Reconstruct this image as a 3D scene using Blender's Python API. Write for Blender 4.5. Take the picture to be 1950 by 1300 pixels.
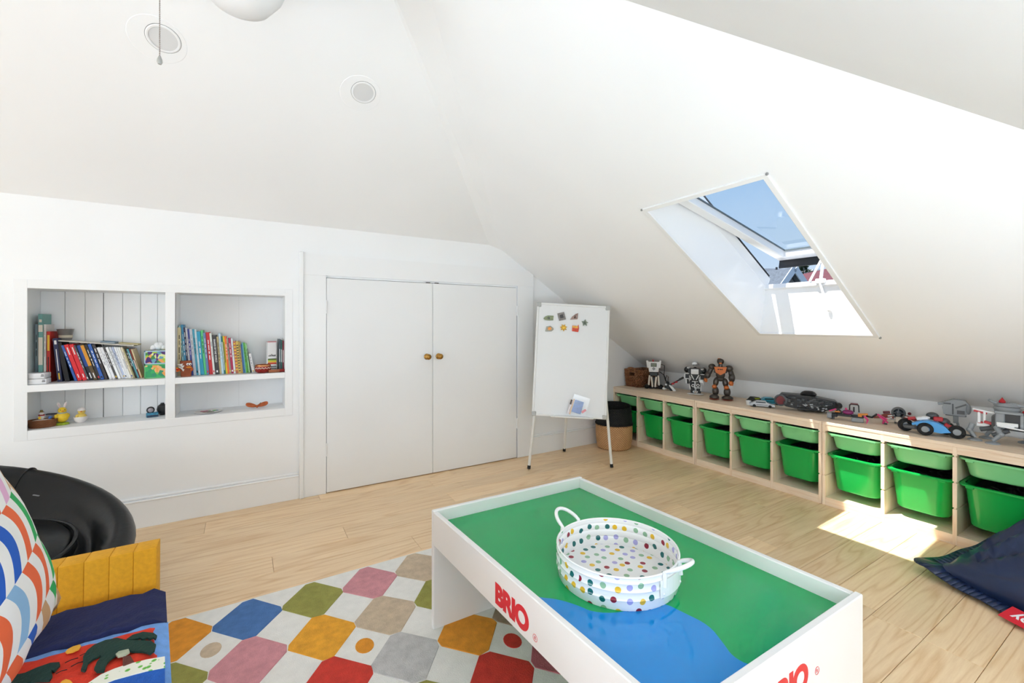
import bpy, bmesh, math, random
from mathutils import Vector, Matrix, Euler

for _o in list(bpy.data.objects):
    bpy.data.objects.remove(_o)
SC = bpy.context.scene
COL = SC.collection
R = math.radians
random.seed(7)

# ------------------------------------------------------------------ camera
cam_d = bpy.data.cameras.new('camera')
cam_d.sensor_width = 36.0
cam_d.lens = 835.0 / 1950.0 * 36.0
cam_d.shift_y = -32.0 / 1950.0
cam_d.clip_start = 0.02
cam_d.clip_end = 500
cam = bpy.data.objects.new('camera', cam_d)
COL.objects.link(cam)
HEAD = math.atan(835.0 / 1365.0)
cam.location = (0, 0, 1.15)
cam.rotation_euler = (R(90), 0, -HEAD)
SC.camera = cam

# ------------------------------------------------------------------ sky, sun, fill lights, exposure
SC.view_settings.view_transform = 'Standard'
SC.view_settings.look = 'None'
SC.view_settings.gamma = 1.0
SC.view_settings.use_curve_mapping = False
SC.view_settings.exposure = 0.43
try:
    SC.cycles.use_denoising = True
    SC.cycles.use_adaptive_sampling = True
    SC.cycles.adaptive_threshold = 0.06
    SC.cycles.adaptive_min_samples = 16
    SC.cycles.max_bounces = 12
    SC.cycles.diffuse_bounces = 6
    SC.cycles.glossy_bounces = 5
    SC.cycles.transmission_bounces = 6
    SC.cycles.transparent_max_bounces = 12
    SC.cycles.sample_clamp_indirect = 6.0
    SC.cycles.caustics_reflective = False
    SC.cycles.caustics_refractive = False
except Exception:
    pass

world = bpy.data.worlds.new('sky')
SC.world = world
world.use_nodes = True
_nt = world.node_tree
_nt.nodes.clear()
_out = _nt.nodes.new('ShaderNodeOutputWorld')
_bg = _nt.nodes.new('ShaderNodeBackground')
_tc = _nt.nodes.new('ShaderNodeTexCoord')
_sep = _nt.nodes.new('ShaderNodeSeparateXYZ')
_rmp = _nt.nodes.new('ShaderNodeValToRGB')
_nt.links.new(_tc.outputs['Generated'], _sep.inputs[0])
_nt.links.new(_sep.outputs['Z'], _rmp.inputs['Fac'])
_e = _rmp.color_ramp.elements
_e[0].position = 0.0
_e[0].color = (0.70, 0.83, 0.97, 1)
_e[1].position = 0.75
_e[1].color = (0.16, 0.38, 0.85, 1)
_m = _rmp.color_ramp.elements.new(0.28)
_m.color = (0.40, 0.62, 0.92, 1)
_nt.links.new(_rmp.outputs['Color'], _bg.inputs['Color'])
_bg.inputs['Strength'].default_value = 0.72
_nt.links.new(_bg.outputs[0], _out.inputs[0])

sun_d = bpy.data.lights.new('sun', 'SUN')
sun_d.energy = 8.5
sun_d.angle = R(0.6)
sun_d.color = (1.0, 0.965, 0.91)
sun = bpy.data.objects.new('sun', sun_d)
COL.objects.link(sun)
sun.rotation_euler = Vector((0.33, -0.18, -1.0)).to_track_quat('-Z', 'Y').to_euler()
sun.location = (0, 0, 8)

def fill_light(name, loc, direction, sx, sy, watts, color=(1, 1, 1), spread=180):
    d = bpy.data.lights.new(name, 'AREA')
    d.shape = 'RECTANGLE'
    d.size = sx
    d.size_y = sy
    d.energy = watts
    d.color = color
    d.spread = R(spread)
    o = bpy.data.objects.new(name, d)
    COL.objects.link(o)
    o.location = loc
    o.rotation_euler = Vector(direction).to_track_quat('-Z', 'Y').to_euler()
    return o

# added fill lights, no real openings: one behind the camera, one far left
fill_light('fill_light_near', (1.15, -1.03, 0.42), (0.05, 0.28, 0.95), 4.2, 0.66, 68, (0.715, 0.862, 1.0), 140)
fill_light('fill_light_left', (-4.1, 0.6, 0.85), (1, -0.06, 0.02), 2.4, 1.2, 60, (0.715, 0.862, 1.0))

# ------------------------------------------------------------------ materials
def lin(c):
    c = c / 255.0
    return c / 12.92 if c <= 0.04045 else ((c + 0.055) / 1.055) ** 2.4

def col(h):
    if isinstance(h, str):
        h = h.lstrip('#')
        return tuple(lin(int(h[i:i + 2], 16)) for i in (0, 2, 4)) + (1.0,)
    return tuple(h) + (1.0,)

MATS = {}

class NT:
    """small helper for node graphs"""
    def __init__(self, name):
        self.m = bpy.data.materials.new(name)
        self.m.use_nodes = True
        self.t = self.m.node_tree
        self.b = self.t.nodes.get('Principled BSDF')
    def n(self, typ, **kw):
        nd = self.t.nodes.new(typ)
        for k, v in kw.items():
            setattr(nd, k, v)
        return nd
    def l(self, a, b):
        self.t.links.new(a, b)
    def math(self, op, a, b=None, c=None):
        nd = self.n('ShaderNodeMath', operation=op)
        for i, v in enumerate((a, b, c)):
            if v is None:
                continue
            if isinstance(v, (int, float)):
                nd.inputs[i].default_value = v
            else:
                self.l(v, nd.inputs[i])
        return nd.outputs[0]
    def mix(self, fac, a, b):
        nd = self.n('ShaderNodeMix', data_type='RGBA')
        for sock, v in ((nd.inputs[0], fac), (nd.inputs[6], a), (nd.inputs[7], b)):
            if isinstance(v, (int, float)):
                sock.default_value = v
            elif isinstance(v, tuple):
                sock.default_value = v
            else:
                self.l(v, sock)
        return nd.outputs[2]
    def ramp(self, fac, stops, const=False):
        nd = self.n('ShaderNodeValToRGB')
        cr = nd.color_ramp
        if const:
            cr.interpolation = 'CONSTANT'
        while len(cr.elements) < len(stops):
            cr.elements.new(0.5)
        for e, (p, c) in zip(cr.elements, stops):
            e.position = p
            e.color = c
        self.l(fac, nd.inputs[0])
        return nd.outputs[0]
    def bump(self, height, strength=0.2, dist=0.01):
        nd = self.n('ShaderNodeBump')
        nd.inputs['Strength'].default_value = strength
        nd.inputs['Distance'].default_value = dist
        self.l(height, nd.inputs['Height'])
        self.l(nd.outputs[0], self.b.inputs['Normal'])

def M(name, c='888888', rough=0.5, metal=0.0, var=0.0, scale=20.0, bump=0.0, bscale=200.0, coat=0.0, sheen=0.0, spec=0.5, detail=4):
    """plain procedural material: base colour with optional noise variation and fine bump"""
    if name in MATS:
        return MATS[name]
    g = NT(name)
    g.b.inputs['Roughness'].default_value = rough
    g.b.inputs['Metallic'].default_value = metal
    g.b.inputs['Specular IOR Level'].default_value = spec
    if coat:
        g.b.inputs['Coat Weight'].default_value = coat
        g.b.inputs['Coat Roughness'].default_value = 0.15
    if sheen:
        g.b.inputs['Sheen Weight'].default_value = sheen
        g.b.inputs['Sheen Roughness'].default_value = 0.6
    base = col(c)
    tc = g.n('ShaderNodeTexCoord')
    nz = g.n('ShaderNodeTexNoise')
    nz.inputs['Scale'].default_value = scale
    nz.inputs['Detail'].default_value = detail
    g.l(tc.outputs['Object'], nz.inputs['Vector'])
    if var > 0:
        dk = tuple(max(0, x * (1 - var)) for x in base[:3]) + (1,)
        lt = tuple(min(1, x * (1 + var * 0.6)) for x in base[:3]) + (1,)
        g.l(g.ramp(nz.outputs['Fac'], [(0.3, dk), (0.7, lt)]), g.b.inputs['Base Color'])
    else:
        g.b.inputs['Base Color'].default_value = base
    if bump > 0:
        n2 = g.n('ShaderNodeTexNoise')
        n2.inputs['Scale'].default_value = bscale
        n2.inputs['Detail'].default_value = 3
        g.l(tc.outputs['Object'], n2.inputs['Vector'])
        g.bump(n2.outputs['Fac'], bump, 0.004)
    MATS[name] = g.m
    return g.m

def wood(name, c1, c2, rough=0.45, stretch=(1.2, 14, 14), rings=3.0, per_object=True, strength=1.0, rvar=0.12):
    """long-grain timber: grain runs along the local X of the object"""
    g = NT(name)
    tc = g.n('ShaderNodeTexCoord')
    oi = g.n('ShaderNodeObjectInfo')
    mp = g.n('ShaderNodeMapping')
    mp.inputs['Scale'].default_value = stretch
    off = g.n('ShaderNodeCombineXYZ')
    if per_object:
        g.l(g.math('MULTIPLY', oi.outputs['Random'], 37.0), off.inputs[0])
        g.l(g.math('MULTIPLY', oi.outputs['Random'], 91.0), off.inputs[1])
        g.l(off.outputs[0], mp.inputs['Location'])
    g.l(tc.outputs['Object'], mp.inputs['Vector'])
    big = g.n('ShaderNodeTexNoise')
    big.inputs['Scale'].default_value = 0.55
    big.inputs['Detail'].default_value = 2
    g.l(mp.outputs[0], big.inputs['Vector'])
    band = g.math('FRACT', g.math('MULTIPLY', big.outputs['Fac'], rings * 4))
    ring = g.ramp(band, [(0.0, (0.30, 0.30, 0.30, 1)), (0.55, (0.12, 0.12, 0.12, 1)), (0.84, (1, 1, 1, 1)), (1.0, (0.30, 0.30, 0.30, 1))])
    fine = g.n('ShaderNodeTexNoise')
    fine.inputs['Scale'].default_value = 6.0
    fine.inputs['Detail'].default_value = 6
    fine.inputs['Roughness'].default_value = 0.7
    g.l(mp.outputs[0], fine.inputs['Vector'])
    f = g.math('ADD', g.math('MULTIPLY', ring, 0.55 * strength), g.math('MULTIPLY', g.math('SUBTRACT', fine.outputs['Fac'], 0.5), 1.25 * strength))
    f = g.math('ADD', f, 0.12)
    cmx = g.mix(f, col(c1), col(c2))
    hs = g.n('ShaderNodeHueSaturation')
    v = g.math('ADD', 1.0 - rvar / 2, g.math('MULTIPLY', oi.outputs['Random'], rvar))
    g.l(v, hs.inputs['Value'])
    g.l(cmx, hs.inputs['Color'])
    g.l(hs.outputs[0], g.b.inputs['Base Color'])
    g.b.inputs['Roughness'].default_value = rough
    g.bump(fine.outputs['Fac'], 0.06, 0.002)
    MATS[name] = g.m
    return g.m

# ------------------------------------------------------------------ mesh builder
class MB:
    def __init__(self):
        self.bm = bmesh.new()
    def _merge(self, tmp, mat):
        if mat is not None:
            bmesh.ops.transform(tmp, matrix=mat, verts=tmp.verts)
        me = bpy.data.meshes.new('tmp')
        tmp.to_mesh(me)
        tmp.free()
        self.bm.from_mesh(me)
        bpy.data.meshes.remove(me)
        return self
    def box(self, c, s, rot=(0, 0, 0), bev=0.0, seg=1):
        t = bmesh.new()
        bmesh.ops.create_cube(t, size=1.0)
        bmesh.ops.scale(t, vec=s, verts=t.verts)
        if bev > 0:
            b = min(bev, min(s) * 0.49)
            bmesh.ops.bevel(t, geom=t.edges[:], offset=b, segments=seg, affect='EDGES', profile=0.5)
        return self._merge(t, Matrix.Translation(c) @ Euler(rot).to_matrix().to_4x4())
    def span(self, x0, x1, y0, y1, z0, z1, bev=0.0, seg=1):
        return self.box(((x0 + x1) / 2, (y0 + y1) / 2, (z0 + z1) / 2), (abs(x1 - x0), abs(y1 - y0), abs(z1 - z0)), bev=bev, seg=seg)
    def rod(self, p0, p1, r, r2=None, n=10):
        p0, p1 = Vector(p0), Vector(p1)
        d = p1 - p0
        t = bmesh.new()
        bmesh.ops.create_cone(t, cap_ends=True, segments=n, radius1=r, radius2=r if r2 is None else r2, depth=d.length)
        return self._merge(t, Matrix.Translation((p0 + p1) / 2) @ d.to_track_quat('Z', 'Y').to_matrix().to_4x4())
    def ball(self, c, r, rot=(0, 0, 0), u=14, v=9):
        t = bmesh.new()
        bmesh.ops.create_uvsphere(t, u_segments=u, v_segments=v, radius=1.0)
        if isinstance(r, (int, float)):
            r = (r, r, r)
        bmesh.ops.scale(t, vec=r, verts=t.verts)
        return self._merge(t, Matrix.Translation(c) @ Euler(rot).to_matrix().to_4x4())
    def lathe(self, prof, n=32, c=(0, 0, 0), rot=(0, 0, 0), sx=1.0, sy=1.0, uv=False):
        t = bmesh.new()
        rings = []
        for (r, z) in prof:
            if r < 1e-6:
                rings.append([t.verts.new((0, 0, z))])
            else:
                rings.append([t.verts.new((r * sx * math.cos(2 * math.pi * i / n), r * sy * math.sin(2 * math.pi * i / n), z)) for i in range(n)])
        for a, b in zip(rings, rings[1:]):
            if len(a) == 1 and len(b) == 1:
                continue
            for i in range(n):
                j = (i + 1) % n
                if len(a) == 1:
                    t.faces.new((a[0], b[i], b[j]))
                elif len(b) == 1:
                    t.faces.new((a[i], b[0], a[j]))
                else:
                    t.faces.new((a[i], b[i], b[j], a[j]))
        bmesh.ops.recalc_face_normals(t, faces=t.faces)
        return self._merge(t, Matrix.Translation(c) @ Euler(rot).to_matrix().to_4x4())
    def tube(self, pts, r, n=8, closed=False):
        pts = [Vector(p) for p in pts]
        t = bmesh.new()
        N = len(pts)
        rings = []
        prev = None
        for i, p in enumerate(pts):
            if closed:
                d = pts[(i + 1) % N] - pts[i - 1]
            else:
                d = pts[min(i + 1, N - 1)] - pts[max(i - 1, 0)]
            d.normalize()
            if prev is None:
                a = d.cross(Vector((0, 0, 1)))
                if a.length < 1e-4:
                    a = d.cross(Vector((0, 1, 0)))
            else:
                a = prev - d * prev.dot(d)
            a.normalize()
            prev = a
            b = d.cross(a)
            rr = r[i] if isinstance(r, (list, tuple)) else r
            rings.append([t.verts.new(p + (a * math.cos(2 * math.pi * k / n) + b * math.sin(2 * math.pi * k / n)) * rr) for k in range(n)])
        rng = range(N) if closed else range(N - 1)
        for i in rng:
            A, B = rings[i], rings[(i + 1) % N]
            for k in range(n):
                t.faces.new((A[k], A[(k + 1) % n], B[(k + 1) % n], B[k]))
        if not closed:
            t.faces.new(rings[0][::-1])
            t.faces.new(rings[-1])
        bmesh.ops.recalc_face_normals(t, faces=t.faces)
        return self._merge(t, None)
    def prism(self, pts, h, mat=None, bev=0.0):
        """polygon in local XY extruded along +Z by h"""
        t = bmesh.new()
        vs = [t.verts.new((p[0], p[1], 0)) for p in pts]
        f = t.faces.new(vs)
        r = bmesh.ops.extrude_face_region(t, geom=[f])
        bmesh.ops.translate(t, vec=(0, 0, h), verts=[v for v in r['geom'] if isinstance(v, bmesh.types.BMVert)])
        bmesh.ops.recalc_face_normals(t, faces=t.faces)
        if bev > 0:
            bmesh.ops.bevel(t, geom=t.edges[:], offset=bev, segments=1, affect='EDGES')
        bmesh.ops.triangulate(t, faces=[q for q in t.faces if len(q.verts) > 4])
        return self._merge(t, mat)
    def loft(self, rings, cap0=True, cap1=True, closed=True):
        t = bmesh.new()
        rs = [[t.verts.new(p) for p in ring] for ring in rings]
        n = len(rs[0])
        for a, b in zip(rs, rs[1:]):
            for i in range(n if closed else n - 1):
                j = (i + 1) % n
                t.faces.new((a[i], a[j], b[j], b[i]))
        if cap0:
            t.faces.new(rs[0][::-1])
        if cap1:
            t.faces.new(rs[-1])
        bmesh.ops.recalc_face_normals(t, faces=t.faces)
        return self._merge(t, None)
    def quad(self, a, b, c, d):
        vs = [self.bm.verts.new(p) for p in (a, b, c, d)]
        self.bm.faces.new(vs)
        return self
    def xform(self, mat):
        bmesh.ops.transform(self.bm, matrix=mat, verts=self.bm.verts)
        return self
    def mesh(self, name, mat, smooth=35):
        me = bpy.data.meshes.new(name)
        self.bm.to_mesh(me)
        self.bm.free()
        for m in (mat if isinstance(mat, (list, tuple)) else [mat]):
            me.materials.append(m)
        if smooth:
            me.shade_smooth()
            me.set_sharp_from_angle(angle=R(smooth))
        return me
    def build(self, name, mat, parent=None, smooth=35):
        return link(name, self.mesh(name, mat, smooth), parent)

def link(name, data, parent=None):
    o = bpy.data.objects.new(name, data)
    COL.objects.link(o)
    if parent is not None:
        o.parent = parent
    return o

def tag(o, label, cat, group=None):
    o['label'] = label
    o['category'] = cat
    if group:
        o['group'] = group
    return o

def thing(name, label, cat, loc=(0, 0, 0), rz=0.0, group=None):
    o = link(name, None)
    o.empty_display_size = 0.05
    o.location = loc
    o.rotation_euler = (0, 0, rz)
    return tag(o, label, cat, group)

def struct(o):
    o['kind'] = 'structure'
    return o

def rrect(w, d, r, n=5, z=0.0, cx=0.0, cy=0.0):
    """rounded rectangle loop"""
    pts = []
    r = min(r, w / 2 - 1e-4, d / 2 - 1e-4)
    for (sx, sy, a0) in ((1, 1, 0), (-1, 1, 90), (-1, -1, 180), (1, -1, 270)):
        for k in range(n + 1):
            a = R(a0 + 90.0 * k / n)
            pts.append((cx + sx * (w / 2 - r) + r * math.cos(a), cy + sy * (d / 2 - r) + r * math.sin(a), z))
    return pts

def facing(px):
    """turn that makes a thing's local -Y look at the viewer when it stands at that bearing"""
    return -(HEAD + math.atan((px - 975.0) / 835.0))

def text_obj(body, size, mat, parent, mtx, name, bold=0.0, depth=0.0006, spacing=1.0):
    cu = bpy.data.curves.new(name, 'FONT')
    cu.body = body
    cu.size = size
    cu.extrude = depth
    cu.offset = bold
    cu.space_character = spacing
    cu.resolution_u = 6
    tmp = bpy.data.objects.new(name + '_tmp', cu)
    COL.objects.link(tmp)
    dg = bpy.context.evaluated_depsgraph_get()
    dg.update()
    me = bpy.data.meshes.new_from_object(tmp.evaluated_get(dg))
    bpy.data.objects.remove(tmp)
    bpy.data.curves.remove(cu)
    me.transform(mtx)
    me.materials.clear()
    me.materials.append(mat)
    me.name = name
    return link(name, me, parent)
# ------------------------------------------------------------------ room shell
WHITE = M('white_wall_paint', 'f3f3f3', 0.55, var=0.012, scale=3, detail=0)
CEIL = M('white_ceiling_paint', 'f4f4f4', 0.65, var=0.012, scale=2.5, detail=0)
TRIM = M('white_trim_gloss', 'f1f1f1', 0.32, var=0.008, scale=4, detail=0)
DOORW = M('white_door_paint', 'eeeeee', 0.38, var=0.01, scale=3, detail=0)
DARK = M('dark_void', '17140f', 0.9, var=0.1)  # near-black colour stands in for the shade behind gaps

SLM, SLB = 0.616, 2.937          # right roof slope  z = SLB - SLM * X
YW = 3.225                       # back wall plane
XW = 3.68                        # right knee wall plane
ZB = 1.815                       # where the back slope springs from the wall
BS, NS = 0.56, 0.70              # back and near slopes
YR = 1.68                        # ridge
ZR = ZB + BS * (YW - YR)
XL, YN = -4.2, -1.1              # left gable wall, near wall

def zr(x): return SLB - SLM * x
def zbk(y): return ZB + BS * (YW - y)
def znr(y): return ZR - NS * (YR - y)
def xr(z): return (SLB - z) / SLM

def filled(name, outer, holes, mat, parent=None):
    """flat polygon with holes"""
    bm = bmesh.new()
    edges = []
    for loop in [outer] + holes:
        vs = [bm.verts.new(p) for p in loop]
        edges += [bm.edges.new((vs[i], vs[(i + 1) % len(vs)])) for i in range(len(vs))]
    bmesh.ops.triangle_fill(bm, use_beauty=True, use_dissolve=False, edges=edges)
    bmesh.ops.recalc_face_normals(bm, faces=bm.faces)
    me = bpy.data.meshes.new(name)
    bm.to_mesh(me)
    bm.free()
    me.materials.append(mat)
    return link(name, me, parent)

# --- floor with separate oak planks running along the back wall
OAK = wood('oiled_oak_floor', 'f5d8b0', 'd3a570', 0.34, (0.8, 11, 11), 3.6, True, 0.9, 0.16)
floor = struct(MB().span(XL, XW, YN, YW + 0.3, -0.06, -0.021).build('floor', M('subfloor', '6b4f35', 0.9, var=0.2), smooth=0))
PW = 0.1575
y0 = 0.584 - PW * 11
row = 0
while y0 < YW:
    ya, yb = max(y0, YN), min(y0 + PW, YW + 0.004)
    if yb - ya > 0.02:
        x = XL - random.uniform(0.0, 1.2)
        while x < XW:
            ln = random.choice((0.95, 1.35, 1.65, 1.9))
            xa, xb = max(x, XL), min(x + ln, XW)
            if xb - xa > 0.12:
                w, d = xb - xa - 0.0012, yb - ya - 0.0016
                mb = MB().box((0, 0, 0), (w, d, 0.0205), bev=0.0012)
                p = mb.build('plank', OAK, floor, smooth=0)
                p.location = ((xa + xb) / 2, (ya + yb) / 2, -0.01025)
            x += ln
    y0 += PW
    row += 1

# --- back wall with the two niches and the cupboard opening
NL, ND, NE, NR = -0.949, -0.389, -0.343, 0.230
NZ0, NZ1 = 0.604, 1.338
DX0, DX1, DZ1 = 0.479, 2.017, 1.472
outer = [(XL, YW, 0), (DX0, YW, 0), (DX0, YW, DZ1), (DX1, YW, DZ1), (DX1, YW, 0), (XW, YW, 0), (XW, YW, zr(XW)), (xr(ZB), YW, ZB), (XL, YW, ZB)]
holes = [[(a, YW, NZ0), (b, YW, NZ0), (b, YW, NZ1), (a, YW, NZ1)] for a, b in ((NL, ND), (NE, NR))]
wall_back = struct(filled('wall_back', outer, holes, WHITE))

YB = 3.475                       # back of the niches
SHELFZ = 0.838
for nm, a, b, rims in (('niche_lining', NL, ND, 0), ('niche_lining', NE, NR, 1)):
    m = MB()
    ia = a - (0.02 if rims == 0 else 0.0)
    m.quad((ia, YW, NZ0), (ia, YB, NZ0), (ia, YB, NZ1), (ia, YW, NZ1))
    m.quad((b, YW, NZ0), (b, YW, NZ1), (b, YB, NZ1), (b, YB, NZ0))
    m.quad((ia, YW, NZ0), (b, YW, NZ0), (b, YB, NZ0), (ia, YB, NZ0))
    m.quad((ia, YW, NZ1), (ia, YB, NZ1), (b, YB, NZ1), (b, YW, NZ1))
    m.build(nm, WHITE, wall_back, smooth=0)
    MB().span(ia, b, YB + 0.001, YB + 0.01, NZ0, NZ1).build('niche_backing', DARK, wall_back, smooth=0)
    # beadboard planks
    if rims == 0:
        cuts = [ia, -0.8695, -0.785, -0.7045, -0.619, -0.536, -0.455, b]
        gaps = [0.0016, 0.0016, 0.0034, 0.0016, 0.0016, 0.0016, 0]
    else:
        cuts = [a, -0.2, -0.0276, 0.13, b]
        gaps = [0.0, 0.0004, 0.0, 0]
    for i in range(len(cuts) - 1):
        MB().span(cuts[i], cuts[i + 1] - gaps[i], YB - 0.012, YB + 0.001, NZ0, NZ1, bev=0.0016 if rims == 0 else 0.0004).build('board', WHITE, wall_back, smooth=0)
# face frame of the niches (slightly proud flat trim) and shelves
tr = MB()
tr.span(NL - 0.05, NL, YW - 0.003, YW, NZ0 - 0.05, NZ1 + 0.045, bev=0.001)
tr.span(ND, NE, YW - 0.003, YW + 0.02, NZ0, NZ1, bev=0.001)
tr.span(NR, NR + 0.045, YW - 0.003, YW, NZ0 - 0.05, NZ1 + 0.045, bev=0.001)
tr.span(NL, NR, YW - 0.003, YW, NZ1, NZ1 + 0.045, bev=0.001)
tr.span(NL, NR, YW - 0.003, YW + 0.004, NZ0 - 0.05, NZ0, bev=0.002)
struct(tr.build('trim_1', TRIM, smooth=0))
for a, b in ((NL - 0.02, ND), (NE, NR)):
    s = MB().span(a, b, YW - 0.004, YB - 0.012, SHELFZ - 0.036, SHELFZ, bev=0.0015).build('shelf', TRIM, wall_back, smooth=0)

# --- cupboard: casing, two door leaves with knobs and hinges
YF = YW - 0.02
cs = MB()
cs.span(0.339, DX0, YF, YW, 0, DZ1 + 0.013, bev=0.002)
cs.span(DX1, 2.181, YF, YW, 0, DZ1 + 0.013, bev=0.002)
cs.prism([(0.339, DZ1 + 0.013), (2.181, DZ1 + 0.013), (2.181, zr(2.181) - 0.004), (xr(1.625) - 0.004, 1.625), (0.339, 1.625)], 0.022,
         Matrix(((1, 0, 0, 0), (0, 0, -1, YW), (0, 1, 0, 0), (0, 0, 0, 1))))
cs.span(0.312, 0.339, YW - 0.032, YW, 0.0, 1.635, bev=0.004)
struct(cs.build('trim_2', TRIM, smooth=0))
struct(MB().span(DX0 - 0.01, DX1 + 0.01, YW + 0.03, YW + 0.05, 0, DZ1 + 0.01).build('dark_gap_panel', DARK, smooth=0))  # dark sheet put in for the shade behind the door gaps; blocks light leaks
XM = 1.245
BRASS = M('aged_brass', 'b08443', 0.28, metal=1.0, var=0.25, scale=60)
for i, (a, b) in enumerate(((DX0 + 0.003, XM - 0.0015), (XM + 0.0015, DX1 - 0.009))):
    d = struct(MB().span(a, b, YF + 0.002, YF + 0.022, 0.006, DZ1 - 0.004, bev=0.0015).build('door_%d' % (i + 1), DOORW, smooth=0))
    kx = XM + (-0.048 if i == 0 else 0.048)
    kn = MB().lathe([(0, 0.052), (0.012, 0.05), (0.021, 0.042), (0.0215, 0.034), (0.014, 0.026), (0.008, 0.02), (0.009, 0.01), (0.022, 0.006), (0.0235, 0.002), (0.0235, 0), (0, 0)], 24,
                    (kx, YF + 0.002, 0.905), (R(90), 0, 0)).build('door_knob', BRASS, d)
    hx = a - 0.003 if i == 0 else b + 0.005
    for hz in (1.27, 0.30):
        MB().rod((hx, YF - 0.003, hz - 0.045), (hx, YF - 0.003, hz + 0.045), 0.005).box((hx + (0.012 if i == 0 else -0.012), YF + 0.002, hz), (0.02, 0.003, 0.085)).build('hinge', DOORW, d)
    MB().span(XM + (-0.05 if i == 0 else 0.02), XM + (-0.02 if i == 0 else 0.05), YF + 0.004, YF + 0.02, DZ1 - 0.0035, DZ1 + 0.003).build('catch', M('dark_catch', '3a332c', 0.5), d, smooth=0)

# --- baseboards with a moulded cap
def baseboard(name, x0, x1):
    m = MB().span(x0, x1, YW - 0.016, YW, 0, 0.145, bev=0.001)
    m.span(x0, x1, YW - 0.020, YW, 0.145, 0.157, bev=0.004).span(x0, x1, YW - 0.011, YW, 0.157, 0.172, bev=0.004)
    return struct(m.build(name, TRIM, smooth=0))
baseboard('baseboard_back', XL, 0.312)
baseboard('baseboard_corner', 2.181, XW)
struct(MB().span(XW - 0.014, XW, YN, YW - 0.02, 0, 0.15, bev=0.002).build('baseboard_right', TRIM, smooth=0))

# --- knee wall, near wall, left gable
struct(filled('wall_right', [(XW, YN, 0), (XW, YW, 0), (XW, YW, zr(XW)), (XW, YN, zr(XW))], [], WHITE))
struct(filled('wall_near', [(XL, YN, 0), (XW, YN, 0), (XW, YN, 0.8), (XL, YN, 0.8)], [], WHITE))
struct(filled('wall_left', [(XL, YN, 0), (XL, YW, 0), (XL, YW, ZB), (XL, YR, ZR), (XL, YN, znr(YN))], [], WHITE))
win_l = link('window_3', None)  # added frame without opening, unseen; dresses the left fill light
struct(win_l)
MB().span(XL + 0.002, XL + 0.03, -0.65, 1.85, 0.18, 0.25).span(XL + 0.002, XL + 0.03, -0.65, 1.85, 1.45, 1.52).span(XL + 0.002, XL + 0.03, -0.65, -0.6, 0.18, 1.52).span(XL + 0.002, XL + 0.03, 1.8, 1.85, 0.18, 1.52).build('window_frame', TRIM, win_l, smooth=0)

# --- ceiling: right slope with the roof window opening, back slope, near slope, hip strips
CH = 0.045                        # half width of the flat strip along the hips
nR = Vector((SLM, 0, 1)).normalized()
sR = Vector((1, 0, -SLM)).normalized()
def SL(s, y, d=0.0):
    """point on the right slope: s metres down the slope from X=0, d outwards"""
    p = Vector((0, y, SLB)) + sR * s + nR * d
    return (p.x, p.y, p.z)

WS0, WS1, WY0, WY1 = 2.215, 3.515, 1.03, 1.662      # opening of the roof window on the slope
hole = [SL(WS0, WY0), SL(WS1, WY0), SL(WS1, WY1), SL(WS0, WY1)]
apex = (xr(ZR), YR, ZR)
h1 = (xr(ZB), YW, ZB)
yh = YN
h2 = (xr(znr(yh)), yh, znr(yh))
def on_right(x, y): return (x, y, zr(x))
def on_back(x, y): return (x, y, zbk(y))
def on_near(x, y): return (x, y, znr(y))
A1 = Vector((h1[0] - apex[0], h1[1] - apex[1])).normalized()
A2 = Vector((h2[0] - apex[0], h2[1] - apex[1])).normalized()
rx1 = on_right(h1[0] + CH * 1.3, YW)
ra = on_right(apex[0] + CH * 1.6, YR)
rx2 = on_right(h2[0] + 0.0, h2[1])
ra = tuple(Vector(apex) + (Vector(h2) - Vector(apex)) * 0.035)
struct(filled('ceiling', [rx1, ra, rx2, on_right(XW, YN), on_right(XW, YW)], [hole], CEIL))
bx1 = on_back(h1[0] - CH * 1.5, YW)
ba = on_back(apex[0] - CH * 1.2, YR)
struct(filled('ceiling_back', [bx1, ba, (XL, YR, ZR), (XL, YW, ZB)], [], CEIL))
struct(filled('ceiling_near', [ba, ra, rx2, (XL, h2[1], h2[2]), (XL, YR, ZR)], [], CEIL))
hs = MB()
hs.quad(rx1, ra, ba, bx1)
struct(hs.build('trim_4', CEIL, smooth=0))

# added frame without opening on the near wall, unseen; dresses the fill light
win_n = struct(link('window_2', None))
cy, cz = YN + 0.02, 0.40
rotn = R(90)
fr = MB()
for (c, s) in (((0, 0.34, 0), (4.3, 0.05, 0.04)), ((0, -0.34, 0), (4.3, 0.05, 0.04)), ((2.13, 0, 0), (0.05, 0.64, 0.04)), ((-2.13, 0, 0), (0.05, 0.64, 0.04))):
    fr.box(c, s, bev=0.003)
fr.xform(Matrix.Translation((1.15, cy, cz)) @ Euler((rotn, 0, 0)).to_matrix().to_4x4())
fr.build('window_frame', TRIM, win_n, smooth=0)

# --- roof window with the sash swung open
win = struct(link('window_1', None))
PVC = M('white_lining_gloss', 'f4f4f4', 0.16, var=0.006, scale=5)
FRW = M('white_lacquered_frame', 'f2f2f2', 0.25, var=0.006, scale=6)
DF = 0.285                                           # depth of the lining
OS0, OS1, OY0, OY1 = 2.235, 3.365, 1.055, 1.632      # outer end of the lining
def quadpart(name, pts, mat):
    m = MB(); m.quad(*pts)
    return m.build(name, mat, win, smooth=0)
quadpart('lining_panel', (SL(WS0, WY1), SL(WS1, WY1), SL(OS1, OY1, DF), SL(OS0, OY1, DF)), PVC)
quadpart('lining_panel', (SL(WS0, WY0), SL(OS0, OY0, DF), SL(OS1, OY0, DF), SL(WS1, WY0)), PVC)
quadpart('lining_panel', (SL(WS1, WY0), SL(OS1, OY0, DF), SL(OS1, OY1, DF), SL(WS1, WY1)), PVC)
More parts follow.
